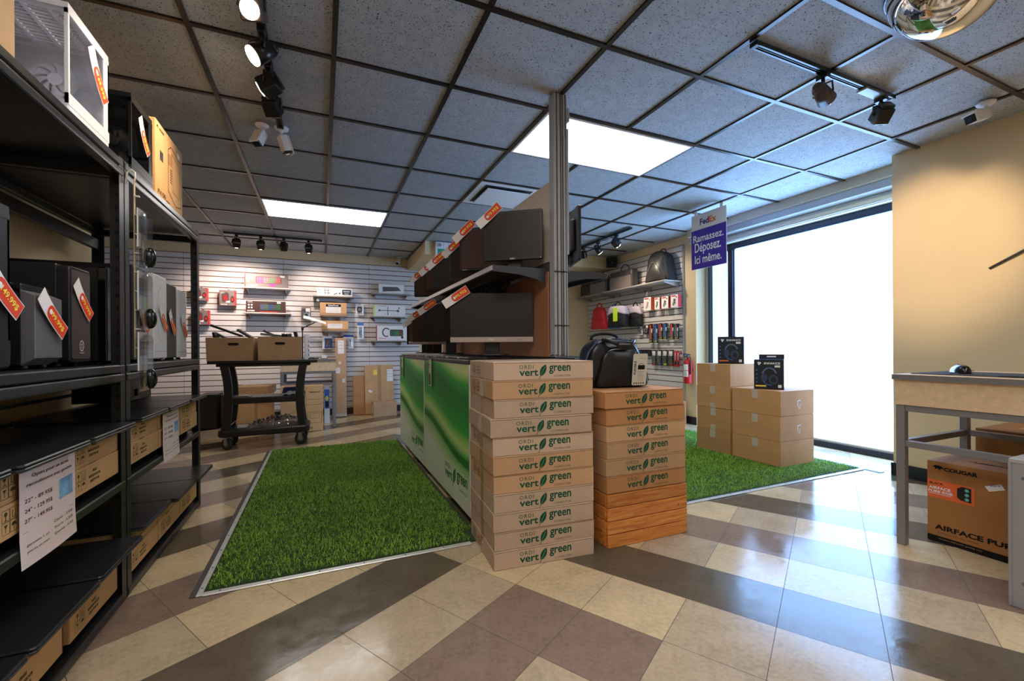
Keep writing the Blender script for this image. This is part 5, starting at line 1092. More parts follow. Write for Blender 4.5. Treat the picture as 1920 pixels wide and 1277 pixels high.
# leaning cartons on the floor at the back
def lean(label, w_, d_, h_, loc, tilt, rz, m, draw=None, group='cartons leaning on the back wall'):
    t = thing('carton', label, 'box', loc, rz, group); M = Matrix.Rotation(tilt, 4, 'X'); b = MB(); b.box((-w_/2, -d_/2, 0), (w_/2, d_/2, h_), m, .003, M=M); b.part('body', t)
    if draw: q = MB(); draw(q, M @ F_FRONT(0, -d_/2-.0008, 0), w_, h_); q.part('labels', t)
    return t
def lab(q, F, x0, z0, x1, z1): q.rect(F, x0, z0, x1, z1, PAPER); [q.line(F, [(x0+.008, z1-(z1-z0)*(k+.6)/4.2), (x1-.01, z1-(z1-z0)*(k+.6)/4.2)], .003, INK, z=.0005) for k in range(3)]
def d_long(q, F, w_, h_): lab(q, F, -.04, h_*.80, .045, h_*.97); lab(q, F, -.07, h_*.55, -.015, h_*.62); lab(q, F, -.03, h_*.665, .0, h_*.70); lab(q, F, .02, h_*.43, .055, h_*.48); q.rect(F, -w_/2, .0, w_/2, .045, TAPEC)
lean('long narrow brown carton leaning upright against the back wall', .150, .09, 1.17, (.262, 6.98, .008), -.095, 0, CARD, d_long)
lean('narrow brown carton leaning on the back wall left of the wide flat one', .165, .05, .59, (.52, 7.08, .004), -.10, 0, CARDO)
def d_big(q, F, w_, h_): q.rect(F, -.085, h_*.80, -.03, h_*.90, YEL); lab(q, F, .12, h_*.66, .21, h_*.91); q.poly([(-.17, h_*.47), (-.14, h_*.50), (-.10, h_*.46), (-.13, h_*.43)][::-1], PAPER, F); q.rect(F, -.02, 0, .03, h_, TAPE)
lean('wide flat brown carton leaning on the back wall with a yellow sticker', .43, .05, .755, (.82, 7.06, .004), -.10, 0, CARDY, d_big)
t = big_carton('small closed brown carton on the floor before the wide leaning carton', .34, .20, .215, (.865, 6.86, .0005), math.radians(2), CARD); q = MB(); q.rect(F_TOP(0, 0, .2156), -.1, -.1, .02, .1, TAPEC); q.rect(F_LEFT(-.1707, 0, 0), -.05, .05, .05, .16, PAPER); q.part('tape', t)
# desk behind the cart
t = frame_table('small pale desk with grey frame against the back, behind the loaded cart', (-.157, 6.46, 0), .66, .60, .885, .13, .56); t.rotation_euler = (0, 0, 0)
def d_case(q, F, w_, h_):
    q.disc(F, -w_*.0+.02, h_*.86, .02, INK, 12); q.text('deepcool', F, .14, h_*.86, .12, .022, INK, .03); q.line(F, [(.02, h_*.70), (.22, h_*.70)], .003, INKBROWN); q.line(F, [(.02, h_*.58), (.22, h_*.58)], .003, INKBROWN)
    q.line(F, [(-.22, h_*.38), (-.08, h_*.44), (-.02, h_*.38), (-.02, h_*.1), (-.16, h_*.06), (-.22, h_*.12)], .003, INKBROWN, True); q.line(F, [(.06, h_*.42), (.22, h_*.42), (.22, h_*.18), (.06, h_*.18)], .004, INKBROWN, True); q.line(F, [(.09, h_*.38), (.19, h_*.38), (.19, h_*.28), (.09, h_*.28)], .003, INKBROWN, True); q.line(F, [(.045, h_*.02), (.045, h_*.98)], .002, INKBROWN); q.text('HD', F, .10, h_*.07, .04, .02, INK, .03)
printed_box('computer_case_box', 'tan computer case carton with line drawings under the small back desk', 'box', .47, .20, .56, (-.225, 6.035, .0005), 0, CARDY, d_case)
t = thing('framed_poster', 'blue and white printed box standing under the small back desk', 'box', (.060, 6.50, .0005)); b = MB(); b.box((-.035, -.03, 0), (.035, .03, .50), WHBOX, .002); b.part('body', t); q = MB(); F = F_FRONT(0, -.0307, 0); q.rect(F, -.03, .2, .033, .46, BLUELT); q.disc(F, .0, .34, .022, YEL, 12, z=.0005, ry=.035); q.rect(F, -.02, .22, .02, .30, PD, z=.0005); q.part('print', t)
b = MB(); b.box((-.045, -.03, 0), (.045, .03, .006), BLACK, .002); b.box((-.03, .0, .006), (.03, .004, .05), PAPER); b.thing('card_holder', 'small white card in a black holder on the small back desk', 'card', (.03, 6.28, .8855))
# cartons and black boxes on the floor at the back left
t = big_carton('square tan carton on the floor behind the cart, under the flat carton', .42, .36, .44, (-.80, 6.60, .0005), math.radians(3), CARDY); q = MB(); q.rect(F_FRONT(0, -.1808, 0), .0, .0, .03, .44, TAPE); q.part('tape', t)
t = big_carton('flat tan carton lying on the square tan carton behind the cart', .40, .42, .10, (-.80, 6.57, .4420), math.radians(-8), CARDY)
tower('black computer tower on the floor by the back wall, left of the cart', .20, .42, .44, BLACK, BLACK, (-1.33, 6.80, .0005), 'plain', 'black towers on the floor at the back'); 
o = tower('black computer tower on the floor by the back wall, nearest the cart', .19, .40, .42, BLACK, DKGREY, (-1.122, 6.95, .0005), 'plain', 'black towers on the floor at the back')
for o in bpy.data.objects:
    if o.get('group') == 'black towers on the floor at the back': o.rotation_euler = (0, 0, 0)
# ------------------------------------------------------------------ utility cart and its load
t = thing('utility_cart', 'black three-shelf utility cart loaded with two open cartons at the back left', 'cart', (-.545, 5.36, 0))
PL = mat('cart_black_plastic', rgb(24, 25, 28), .38)
def tray(b, w_, d_, z0, z1, bow=.0, r=.05):
    pts = rrect(w_, d_, r, 5); b.prism(pts, z1-z0, PL, Matrix.Translation((0, 0, z0)), .008, 2)
b = MB()
def bow(u, v): pass
n = 16; fr = [(-.50+1.0*k/n, -.185-.055*math.sin(PI*k/n)) for k in range(n+1)]; bk = [(.50-1.0*k/n, .20) for k in range(n+1)]
b.prism(fr+bk, .030, PL, Matrix.Translation((0, 0, .868)), .006, 2); b.prism([(x*.86, y*.9) for x, y in fr+bk], .03, PL, Matrix.Translation((0, 0, .838)), .006); b.part('top_shelf', t)
b = MB(); b.box((-.37, -.17, .455), (.37, .17, .520), PL, .008, seg=2); b.part('middle_shelf', t)
b = MB(); b.prism(rrect(.84, .42, .06, 5), .075, PL, Matrix.Translation((0, 0, .128)), .02, 3); b.part('bottom_shelf', t)
for sx in (-1, 1):
    for sy in (-1, 1):
        b = MB(); pr = []
        for k in range(11): z = .17+.68*k/10; c = .33+(.037 if z > .53 else .028)*((z-.53)/.32)**2; pr.append((sx*(c+.028), z))
        for k in range(10, -1, -1): z = .17+.68*k/10; c = .33+(.037 if z > .53 else .028)*((z-.53)/.32)**2; pr.append((sx*(c-.044), z))
        b.prism(pr, .055, PL, frame((0, sy*.165+.0275, 0), (1, 0, 0), (0, 0, 1)), .004); b.part('upright', t)
for sx in (-1, 1):
    for sy in (-1, 1):
        b = MB(); x, y = sx*.335, sy*.155; W_ = Matrix.Translation((x, y-.02, .0605)) @ Matrix.Rotation(-.75 if sx < 0 else -.3, 4, 'Z'); b.cyl((0, -.015, 0), (0, .015, 0), .060, mat('caster_rubber', rgb(38, 38, 40), .6), seg=28, M=W_); b.cyl((0, -.017, 0), (0, .017, 0), .032, GREYM, seg=16, M=W_); cw = b; b = MB()
        for q in (-.024, .020): b.box((-.02, q, -.01), (.02, q+.004, .062), SILVER, .001, M=W_)
        b.box((x-.03, y-.05, .1225), (x+.03, y+.01, .1275), SILVER); ca = b.part('caster', t); cw.part('wheel', ca)
DOCK = mat('cart_label_card', rgb(214, 214, 214), .5)
def open_carton(label, w_, d_, h_, loc, rz, slot, lean_=0):
    t = thing('open_carton', label, 'box', loc, rz, 'open cartons on the cart'); b = MB(); th = .004
    b.box((-w_/2, -d_/2, 0), (w_/2, d_/2, th), CARD)
    k = lean_
    def wall(p0, p1, out): pass
    top = 1+k
    W, D = w_/2, d_/2
    ring0 = [(-W, -D, 0), (W, -D, 0), (W, D, 0), (-W, D, 0)]; ring1 = [(-W*top, -D*top, h_), (W*top, -D*top, h_), (W*top, D*top, h_), (-W*top, D*top, h_)]
    bm = bmesh.new(); A = [bm.verts.new(p) for p in ring0]; B = [bm.verts.new(p) for p in ring1]; q = .975
    C_ = [bm.verts.new((p[0]*q, p[1]*q, p[2])) for p in ring1]; E_ = [bm.verts.new((p[0]*q, p[1]*q, th)) for p in ring0]
    for i in range(4):
        j = (i+1) % 4
        for f in ((A[i], A[j], B[j], B[i]), (B[i], B[j], C_[j], C_[i]), (C_[i], C_[j], E_[j], E_[i])): bm.faces.new(f)
    b._merge(bm, CARD); b.part('body', t); s = MB(); s.prism(rrect(.095, .026, .0125, 5), .0008, mat('slot_black', rgb(16, 12, 10), .9), frame((slot, -D*(1+k*.75)-.0012, h_*.72), (1, 0, 0), (0, -k*.0, 1))); s.part('handle_slot', t); return t
open_carton('open brown carton full of black laptops on the cart, left one', .405, .30, .235, (-.845, 5.345, .8985), math.radians(-3), .03, .03)
UP_ = .03
open_carton('open brown carton with black cables on the cart, right one', .40, .31, .245, (-.405, 5.335, .8985), math.radians(1), .0, .015)
def slab(label, w_, d_, th, loc, rot, m, cat='laptop', name='laptop', g='used laptops sticking out of the open cartons'):
    t = thing(name, label, cat, (loc[0], loc[1], loc[2]+UP_), 0, g); t.rotation_euler = rot; b = MB(); b.box((-w_/2, -d_/2, 0), (w_/2, d_/2, th*.5), m, .003); b.part('base', t); c = MB(); c.box((-w_/2, -d_/2, th*.52), (w_/2, d_/2, th), BLACK, .003); c.part('lid', t); return t
D2 = math.radians
slab('black laptop sticking highest out of the left cart carton', .29, .12, .022, (-.895, 5.27, 1.165), (0, D2(22), 0), BLACK)
slab('black laptop tilted in the middle of the left cart carton', .20, .10, .022, (-.945, 5.44, 1.100), (0, D2(30), D2(0)), DKGREY)
slab('black laptop leaning against the right side of the left cart carton', .20, .11, .024, (-.742, 5.43, 1.128), (0, D2(34), D2(-4)), BLACK)
slab('black laptop standing upright at the left wall of the left cart carton', .20, .22, .020, (-1.0, 5.36, 1.06), (0, D2(80), 0), BLACK)
slab('grey laptop lying inside the right cart carton', .20, .12, .022, (-.49, 5.255, 1.122), (0, D2(6), D2(4)), mat('old_grey_laptop', rgb(140, 140, 142), .4))
slab('black laptop tilted at the left wall of the right cart carton', .18, .12, .022, (-.50, 5.41, 1.135), (0, D2(26), 0), BLACK)
slab('black adapter case standing at the right wall of the right cart carton', .16, .20, .03, (-.264, 5.36, 1.09), (0, D2(78), 0), BLACK, 'case', 'adapter_case', 'x')
b = MB(); rr = random.Random(11)
for k in range(26):
    x, y = -.345+rr.uniform(-.025, .025), 5.33+rr.uniform(-.1, .1); b.tube([(x, y, 1.05), (x+rr.uniform(-.03, .03), y+rr.uniform(-.04, .04), 1.14+rr.uniform(0, .03)), (x+rr.uniform(-.03, .03), y+rr.uniform(-.05, .05), 1.15+rr.uniform(0, .035)), (x+rr.uniform(-.03, .03), y+rr.uniform(-.05, .05), 1.06)], .006, BLACK if k % 4 else DKGREY, 6)
b.thing('cable_heap', 'heap of black cables in the right cart carton', 'cables')
b = MB(); b.box((-.06, -.006, 0), (.06, .006, .28), WHBOX, .002); 
for k in range(4): b.disc(F_FRONT(0, -.0066, 0), .03, .05+k*.05, .014, REDP if k == 2 else GREYM, 10)
b.thing('white_box', 'thin white printed box standing right of the right cart carton', 'box', (-.150, 5.34, .8985), math.radians(70))
t = thing('arm_bracket', 'thin black bent metal arm standing behind the right cart carton', 'arm', (-.20, 5.515, .8985)); b = MB(); b.tube([(0, 0, .004), (0, 0, .34), (.01, 0, .36), (.11, 0, .41), (.14, 0, .43)], .006, BLACK, 8); b.cyl((0, 0, .33), (0, 0, .37), .013, BLACK, seg=12); b.part('rod', t); b = MB(); b.cyl((0, 0, 0), (0, 0, .008), .03, BLACK, seg=16); b.part('base', t)
b = MB(); b.tube([(-.05, 0, .006), (-.02, .02, .012), (.01, -.02, .010), (.04, .01, .008), (.06, .0, .012)], .007, BLACK, 8); b.tube([(-.03, -.02, .006), (.0, .015, .02), (.03, -.01, .006)], .006, DKGREY, 8); b.thing('cable_coil', 'small coil of black cable at the right end of the cart top', 'cables', (-.095, 5.36, .8985))
ZM = .5205
b = MB(); b.box((-.06, -.04, 0), (.06, .04, .018), SILVER, .003); b.box((.065, -.02, 0), (.10, .01, .014), PAPER, .003); b.box((-.11, -.03, 0), (-.063, .02, .008), DOCK, .002); b.thing('hinge_plate', 'small silver metal plate on the middle cart shelf, left side', 'metal part', (-.77, 5.27, ZM))
b = MB(); b.box((-.10, -.09, 0), (.10, .09, .075), mat('navy_cloth', rgb(28, 36, 98), .7), .01, seg=2, taper=.85); b.thing('blue_case', 'dark blue case on the middle cart shelf, right side', 'case', (-.30, 5.40, ZM))
b = MB(); b.surf(lambda u, v: (.20*(u-.5), .08*(v-.5), .004+.035*math.sin(PI*u)*math.sin(PI*v)+.012*math.sin(9*u+3*v)**2), 18, 8, mat('white_plastic_wrap', rgb(222, 222, 224), .35)); b.thing('plastic_wrap', 'crumpled white plastic wrap on the middle cart shelf', 'wrap', (-.29, 5.24, ZM+.002))
ZL_ = .2035
def crumple(u, v):
    return (.46*(u-.5), .22*(v-.5), .030+.075*math.sin(PI*min(1, u*1.02))**.6*math.sin(PI*v)**.5*(.55+.45*u)+.014*math.sin(23*u+4*v)*math.sin(17*v+3*u)+.010*math.sin(41*u-13*v))
b = MB(); b.surf(crumple, 60, 30, glass('clear_wrap', (.80, .82, .86, 1), .70)); w_ = b.thing('bubble_wrap', 'crumpled clear plastic wrapping on the bottom cart shelf', 'wrap', (-.44, 5.34, ZL_)); 
b = MB(); b.box((-.05, -.03, 0), (.05, .03, .03), PAPER, .005); b.thing('power_adapter', 'white power adapter at the left end of the bottom cart shelf', 'adapter', (-.755, 5.27, ZL_))
b = MB(); b.tube([(-.10+.20*k/14, .03*math.sin(k*.9), .008+.06*math.sin(PI*k/14)) for k in range(15)], .005, DOCK, 6); b.thing('white_cable', 'white cable looped on the bottom cart shelf', 'cable', (-.79, 5.42, ZL_))
# ------------------------------------------------------------------ goods on the right slat wall (faces -X; local -Y -> world -X is rz=-90)
XS = 4.42-.019; RZ = -PI/2
GSH = mat('silver_shelf_board', rgb(178, 172, 166), .4, .3)
wall_shelf('silver slat wall shelf carrying the black backpack', .66, .30, (XS, 4.745, 1.892), RZ, GSH); wall_shelf('silver slat wall shelf carrying the middle laptop bag', .70, .30, (XS, 5.44, 1.892), RZ, GSH); wall_shelf('slat wall shelf at the far end of the right wall carrying two laptop bags', .76, .30, (XS, 6.20, 1.888), RZ, SHG)
def briefcase(label, w_, d_, h_, loc, m, mf, hh=.11):
    t = thing('briefcase', label, 'bag', loc, RZ+.06, 'briefcases on the right wall shelves'); b = MB(); soft_bag(b, w_, d_, h_, m, .03, bulge=.008); b.part('body', t)
    p = MB(); p.box((-w_/2+.012, -d_/2-.014, .015), (w_/2-.012, -d_/2+.0, h_*.68), mf, .008, seg=2); p.box((-w_/2+.006, -d_/2-.012, h_*.68), (w_/2-.006, -d_/2-.002, h_*.71), m, .002); p.part('front_pocket', t)
    for y in (-d_*.32, d_*.2): h = MB(); handle(h, w_*.36, hh, y, h_-.01, BLACK, .007); 
    h.part('handle', t); k = MB()
    for sx in (-1, 1): k.box((sx*w_*.18-.008, -d_/2-.018, h_*.62), (sx*w_*.18+.008, -d_/2-.013, h_*.76), BLACK, .002); k.cyl((sx*w_*.18, -d_/2-.021, h_*.66), (sx*w_*.18, -d_/2-.017, h_*.66), .005, SILVER, seg=10)
    k.part('straps', t); return t
LGREY = mat('grey_leather', rgb(122, 110, 108), .32, bump=.1, bscale=120); LGREYD = mat('dark_grey_leather', rgb(70, 64, 64), .38, bump=.1, bscale=120); LBRN = mat('brown_leather', rgb(62, 52, 48), .4)
briefcase('shiny grey briefcase with a tall handle on the middle right wall shelf', .50, .13, .285, (4.24, 5.43, 1.8925), LGREYD, LGREY)
briefcase('grey briefcase partly behind the gondola bracket on the right wall shelf', .42, .13, .27, (4.24, 6.02, 1.8885), LGREYD, LGREY, .09)
briefcase('dark brown briefcase at the far end of the right wall shelf', .30, .13, .25, (4.27, 6.42, 1.8885), LBRN, LBRN, .07)
t = thing('backpack', 'black backpack leaning on the right slat wall shelf near the window', 'bag', (4.245, 4.64, 1.8925), RZ+.15)
b = MB(); soft_bag(b, .42, .17, .42, FABRIC, .15, bulge=.03, taper=.05); b.part('body', t)
b = MB(); b.surf(lambda u, v: ((u-.5)*.30*(1-.25*v), -.10-.055*math.sin(PI*u)**.7*math.sin(PI*min(1, v*.9+.08))**.6, .02+.31*v), 16, 12, mat('backpack_pocket', rgb(54, 50, 48), .35, bump=.2, bscale=90)); b.part('front_pocket', t)
b = MB(); b.tube([(-.11+.22*k/12, -.158-.006*math.sin(PI*k/12), .10+.16*math.sin(PI*k/12)) for k in range(13)], .003, GREYM, 6); b.part('zip', t); b = MB(); handle(b, .10, .045, .05, .415, FABRIC, .007); b.part('handle', t)
def hung_bag(label, w_, d_, h_, loc, m, top=None, pocket=None, name='sleeve_bag', rz=RZ+.5, tagm=None):
    t = thing(name, label, 'bag', loc, rz, 'bags hanging on the right slat wall'); b = MB(); soft_bag(b, w_, d_, h_, m, .09 if not top else .07, bulge=.02, taper=.05 if not top else .02); b.bm.transform(Matrix.Translation((0, 0, -h_-.07))); b.part('body', t)
    if top: q = MB(); soft_bag(q, w_*1.012, d_*1.03, h_*.42, top, .065, bulge=.022, taper=.02); q.bm.transform(Matrix.Translation((0, 0, -h_*.41-.07))); q.part('top_panel', t, 'pale lilac upper panel')
    q = MB(); q.tube([(-w_*.36, -d_/2-.021, -h_*.55-.07), (0, -d_/2-.024, -h_*.58-.07), (w_*.36, -d_/2-.021, -h_*.55-.07)], .003, BLACK if not pocket else pocket, 6); q.part('zip', t)
    h = MB(); handle(h, w_*.30, .075, 0, -.085, BLACK if top else m, .010); h.part('handle', t)
    if tagm: g = MB(); g.prism(rrect(.085, .20, .006, 2, .01, -.20), .0015, tagm, F_FRONT(0, -d_/2-.026, 0)); g.tube([(.01, -d_/2-.026, -.10), (.0, -.0, -.012)], .002, tagm, 6); g.part('hang_tag', t, 'lime green hang tag')
    return t
hung_bag('red bag hanging on the right slat wall, leftmost', .33, .08, .36, (4.14, 5.93, 1.735), RED, rz=RZ+.22, pocket=mat('dark_red', rgb(130, 14, 20), .5)); hung_bag('blue bag hanging right behind the red bag', .26, .04, .33, (4.32, 5.78, 1.71), mat('blue_nylon', rgb(56, 104, 196), .45), rz=RZ+.15)
LIL = mat('lilac_fabric', rgb(190, 178, 194), .6)
hung_bag('lilac and black bag with a lime hang tag on the right slat wall', .34, .11, .315, (4.11, 5.40, 1.70), FABRIC, LIL, name='tote_bag', rz=RZ+.22, tagm=LIME); hung_bag('second lilac and black bag behind the one with the lime tag', .26, .05, .30, (4.31, 5.25, 1.69), FABRIC, LIL, name='tote_bag', rz=RZ+.15)
for y, z, sc in ((5.93, 1.712, 2.35), (5.78, 1.687, 1.0), (5.40, 1.674, 2.6), (5.25, 1.667, 1.0)):
    o = hook(XS, y, z, RZ, {5.93: 'red bag', 5.78: 'blue bag', 5.40: 'lime-tagged bag', 5.25: 'second lilac bag'}[y]); o.scale = (1, sc, 1)
GR = 'packs hanging on the right slat wall'
def d_headset(c):
    def f(q, F, w_, h_): q.line(F, [(-w_*.2, h_*.2), (0, h_*.7), (w_*.15, h_*.3)], .010, c, z=.002); q.line(F, [(-w_*.1, h_*.15), (w_*.2, h_*.65)], .008, INK, z=.003); q.rect(F, -w_*.4, h_*.85, w_*.2, h_*.95, REDP); q.disc(F, w_*.3, h_*.8, w_*.08, c, 8)
    return f
for lb, y, w_, h_, sd, c in (('white and orange pack with a pink picture on the right slat wall', 4.975, .15, .19, ORANGE, mat('pink_print', rgb(226, 130, 130), .5)), ('narrow white and red pack with a green picture on the right slat wall', 4.775, .10, .165, REDP, mat('green_pic', rgb(110, 150, 70), .5)), ('white and red pack with black cables on the right slat wall', 4.625, .13, .165, REDP, INK), ('white pack with red striped side nearest the window on the right slat wall', 4.45, .13, .17, REDP, INK)):
    printed_box('hanging_box', lb, 'box', w_, .06, h_, (XS-.075, y, 1.535), RZ, WHBOX, d_headset(c), GR, sd); hook(XS, y, 1.535+h_+.01, RZ, {4.975: 'pink picture pack', 4.775: 'green picture pack', 4.625: 'black cables pack', 4.45: 'red striped pack'}[y])
def d_pen(c):
    def f(q, F, w_, h_): q.rect(F, -w_*.3, h_*.22, w_*.05, h_*.95, c, z=.001); q.rect(F, w_*.08, h_*.55, w_*.35, h_*.75, PAPER, z=.001); q.text('EX', F, -w_*.05, h_*.12, w_*.55, h_*.09, YEL, .03, z=.0015); q.rect(F, -w_/2, 0, w_/2, h_*.03, PAPER, z=.001)
    return f
NAVY2 = mat('navy_card', rgb(22, 34, 62), .4); DC = mat('black_card', rgb(20, 20, 24), .4)
OP = ('first', 'second', 'third', 'fourth', 'fifth', 'sixth')
for k, (y, zt, h_, card, c) in enumerate(((4.96, 1.345, .285, DC, REDTAG), (4.857, 1.34, .285, NAVY2, BLUELT), (4.762, 1.343, .235, DC, REDTAG), (4.676, 1.34, .235, NAVY2, BLUELT), (4.548, 1.33, .23, DC, REDTAG), (4.464, 1.322, .22, DC, GREYM))):
    blister('tall dark tool pack on the right wall, %s from the left' % OP[k], .078, h_, (XS-.05, y, zt), RZ, card, d_pen(c), GR, .018); hook(XS, y, zt-.012, RZ, OP[k]+' tall tool pack')
for k, (y, zt) in enumerate(((5.20, 1.333), (5.065, 1.338))):
    blister('small white and black pack left of the tall tool packs, %s one' % ('left', 'right')[k], .10, .14, (XS-.045, y, zt), RZ, WHBOX if k == 0 else DC, d_web, GR, .02); hook(XS, y, zt-.012, RZ, 'small pack left of the tool packs, %s one' % ('left', 'right')[k])
def d_usb(c):
    def f(q, F, w_, h_): q.rect(F, -w_*.38, h_*.62, w_*.3, h_*.92, PAPER, z=.001); q.rect(F, -w_*.2, h_*.35, w_*.25, h_*.6, DKGREY, z=.002); q.rect(F, -w_*.35, h_*.04, w_*.3, h_*.14, c, z=.001)
    return f
for k, (y, c) in enumerate(((4.90, REDP), (4.79, BLUELT), (4.68, LIME), (4.57, REDP))):
    blister('black memory pack with %s bottom stripe on the right wall' % ('a red', 'a light blue', 'a lime green', 'a second red')[k], .095, .22, (XS-.05, y, .972), RZ, DC, d_usb(c), GR, .015); hook(XS, y, .960, RZ, ('red', 'light blue', 'lime', 'second red')[k]+' striped memory pack')
def d_red(q, F, w_, h_): q.rect(F, -w_*.35, h_*.1, w_*.35, h_*.3, DC, z=.001); q.rect(F, -w_*.12, h_*.4, w_*.12, h_*.9, PAPER, z=.001)
for k, y in enumerate((4.492, 4.440)):
    blister('narrow red memory pack in the lowest row nearest the window, %s' % ('left one', 'right one')[k], .048, .21, (XS-.05, y, .958), RZ, RED, d_red, GR, .015); hook(XS, y, .946, RZ, ('left', 'right')[k]+' narrow red memory pack')
for k in range(3):
    b = MB(); b.prism(rrect(.075, .095, .008, 2), .02, DC, F_FRONT(0, 0, -.0475)); b.disc(F_FRONT(0, -.0205, -.05), 0, 0, .02, DKGREY, 10); b.thing('cable_pack', 'small black cable pack left of the memory packs, %s of three' % ('left', 'middle', 'right')[k], 'cable pack', (XS-.04, 5.17-k*.085, .975), RZ, GR)
# ------------------------------------------------------------------ ceiling things
TRK = mat('track_black', rgb(22, 22, 22), .3); LENS = mat('lamp_lens_lit', (1, 1, 1, 1), .3, emit=(1, .86, .66, 1), es=14); LENSOFF = mat('lamp_lens_unlit', rgb(60, 58, 56), .1)
def track(label, x0, y0, x1, y1, box=None):
    L = math.hypot(x1-x0, y1-y0); t = thing('light_track', label, 'light track', ((x0+x1)/2, (y0+y1)/2, CEIL-.006), math.atan2(y1-y0, x1-x0), 'black ceiling light tracks')
    b = MB(); b.box((-L/2, -.018, -.022), (L/2, -.009, 0), TRK); b.box((-L/2, .009, -.022), (L/2, .018, 0), TRK); b.box((-L/2, -.009, -.008), (L/2, .009, 0), TRK); b.box((-L/2, -.0015, -.021), (L/2, .0015, -.008), DKGREY); b.part('rail', t)
    if box is not None: b = MB(); b.box((box-.09, -.028, -.034), (box+.09, .028, -.0225), GREYM, .002); b.part('feed_box', t)
    for s in (-1, 1): b = MB(); b.box((s*L/2-.012, -.02, -.024), (s*L/2+.012, .02, 0), BLACK, .002); b.part('end_cap', t)
    return t
def head(label, x, y, aim, lit, power=1.0, square=True, tint=(1, .74, .48), size=1.2, m=TRK):
    """spot head hung from a track, pointing along aim"""
    t = thing('track_spotlight', label, 'spotlight', (x, y, CEIL-.0285), 0, 'track spotlights'); a = Vector(aim).normalized(); p = Vector((0, 0, -.112))
    b = MB(); b.box((-.016, -.03, -.032), (.016, .03, 0), TRK, .003); b.cyl((0, 0, -.06), (0, 0, -.03), .009, TRK, seg=10); b.part('adapter', t)
    s = a.cross(Vector((0, 0, 1))); s = s.normalized() if s.length > .01 else Vector((1, 0, 0))
    b = MB()
    for k in (-1, 1): b.tube([Vector((0, 0, -.058)), Vector((0, 0, -.060))+s*.042*k, p+s*.046*k], .005, TRK, 6)
    b.part('yoke', t)
    u = a.cross(s); M = Matrix((s, u, a)).transposed().to_4x4(); M.translation = p
    b = MB()
    if square: b.box((-.040, -.040, -.045), (.040, .040, .04), m, .006, M=M)
    else: b.cyl(p-a*.05, p+a*.045, .034, m, .045, seg=20); b.cyl(p-a*.075, p-a*.05, .02, m, .034, seg=16)
    for k in range(3): b.box((-.030, -.030, -.052+k*.0001-k*.006), (.030, .030, -.048-k*.006), TRK, M=M) if square else None
    hs = b.part('housing', t)
    b = MB(); b.cyl(p+a*(.0405 if square else .0455), p+a*(.0435 if square else .0485), .034 if square else .041, LENS if lit else LENSOFF, seg=20); b.part('lens', hs)
    b = MB(); b.tube([(0, .0, -.05), (-.05, .01, -.07), (-.055, .01, -.10), (-.02, .0, -.125)], .0025, TRK, 6); b.part('wire', t)
    if lit:
        ld = bpy.data.lights.new('spot', 'SPOT'); ld.energy = SPOT_W*power; ld.color = tint; ld.spot_size = size; ld.spot_blend = .8; ld.shadow_soft_size = .03
        lo = bpy.data.objects.new('bulb', ld); COL.objects.link(lo); lo.parent = t; M2 = Matrix((s, (-a).cross(s), -a)).transposed().to_4x4(); M2.translation = p+a*.06; lo.matrix_local = M2
    return t
track('black light track on the ceiling over the near left rack', -.238, 1.60, -.238, 3.20, .25)
head('lit spotlight at the top picture edge over the left rack', -.238, 1.965, (-.15, -.75, -.55), True, .35, True, m=mat('head_warm', rgb(70, 56, 48), .35)); head('lit spotlight second on the track over the left rack', -.238, 2.235, (-.62, -.20, -.55), True, .8, False)
head('lit spotlight third on the track over the left rack, seen from its side', -.238, 2.50, (-.80, .30, -.42), True, 1.3); head('unlit black spotlight at the far end of the track over the left rack', -.238, 2.72, (.25, .70, -.62), False)
track('black light track on the ceiling before the back wall', -1.09, 6.36, .0, 6.36, -.32)
for k, (x, lit) in enumerate(((-.965, 1), (-.70, 1), (-.44, 0), (-.15, 1))):
    head('black spotlight %s on the track before the back wall' % ('first from the left', 'second from the left', 'third from the left', 'fourth from the left')[k], x, 6.36, (-.25 if k < 2 else .1, .80, -.72), bool(lit), (1.7, 1.3, 1, 1.1)[k], size=1.5, tint=(1, .80, .68))
track('black light track on the ceiling near the right wall and the round mirror', 1.92, 1.455, 3.07, 1.455, .38)
head('lit spotlight on the track near the right wall, left of the unlit one', 2.44, 1.455, (1.64, .22, -.62), True, 3.0, False, m=mat('head_brown', rgb(74, 58, 54), .35), size=.78); head('unlit black spotlight at the right end of the track near the right wall', 2.97, 1.455, (.35, .65, -.67), False)
track('black light track on the ceiling before the right slat wall', 3.455, 4.29, 3.455, 5.50, -.1)
for k, (y, lit, aim) in enumerate(((5.33, 0, (.3, .2, -.9)), (4.97, 1, (.75, .1, -.7)), (4.57, 1, (.80, .05, -.62)))):
    head('black spotlight %s on the track before the right slat wall' % ('farthest away', 'in the middle, glowing', 'nearest to the viewer')[k], 3.455, y, aim, bool(lit), .8, k != 1, size=1.5, tint=(1, .82, .62))
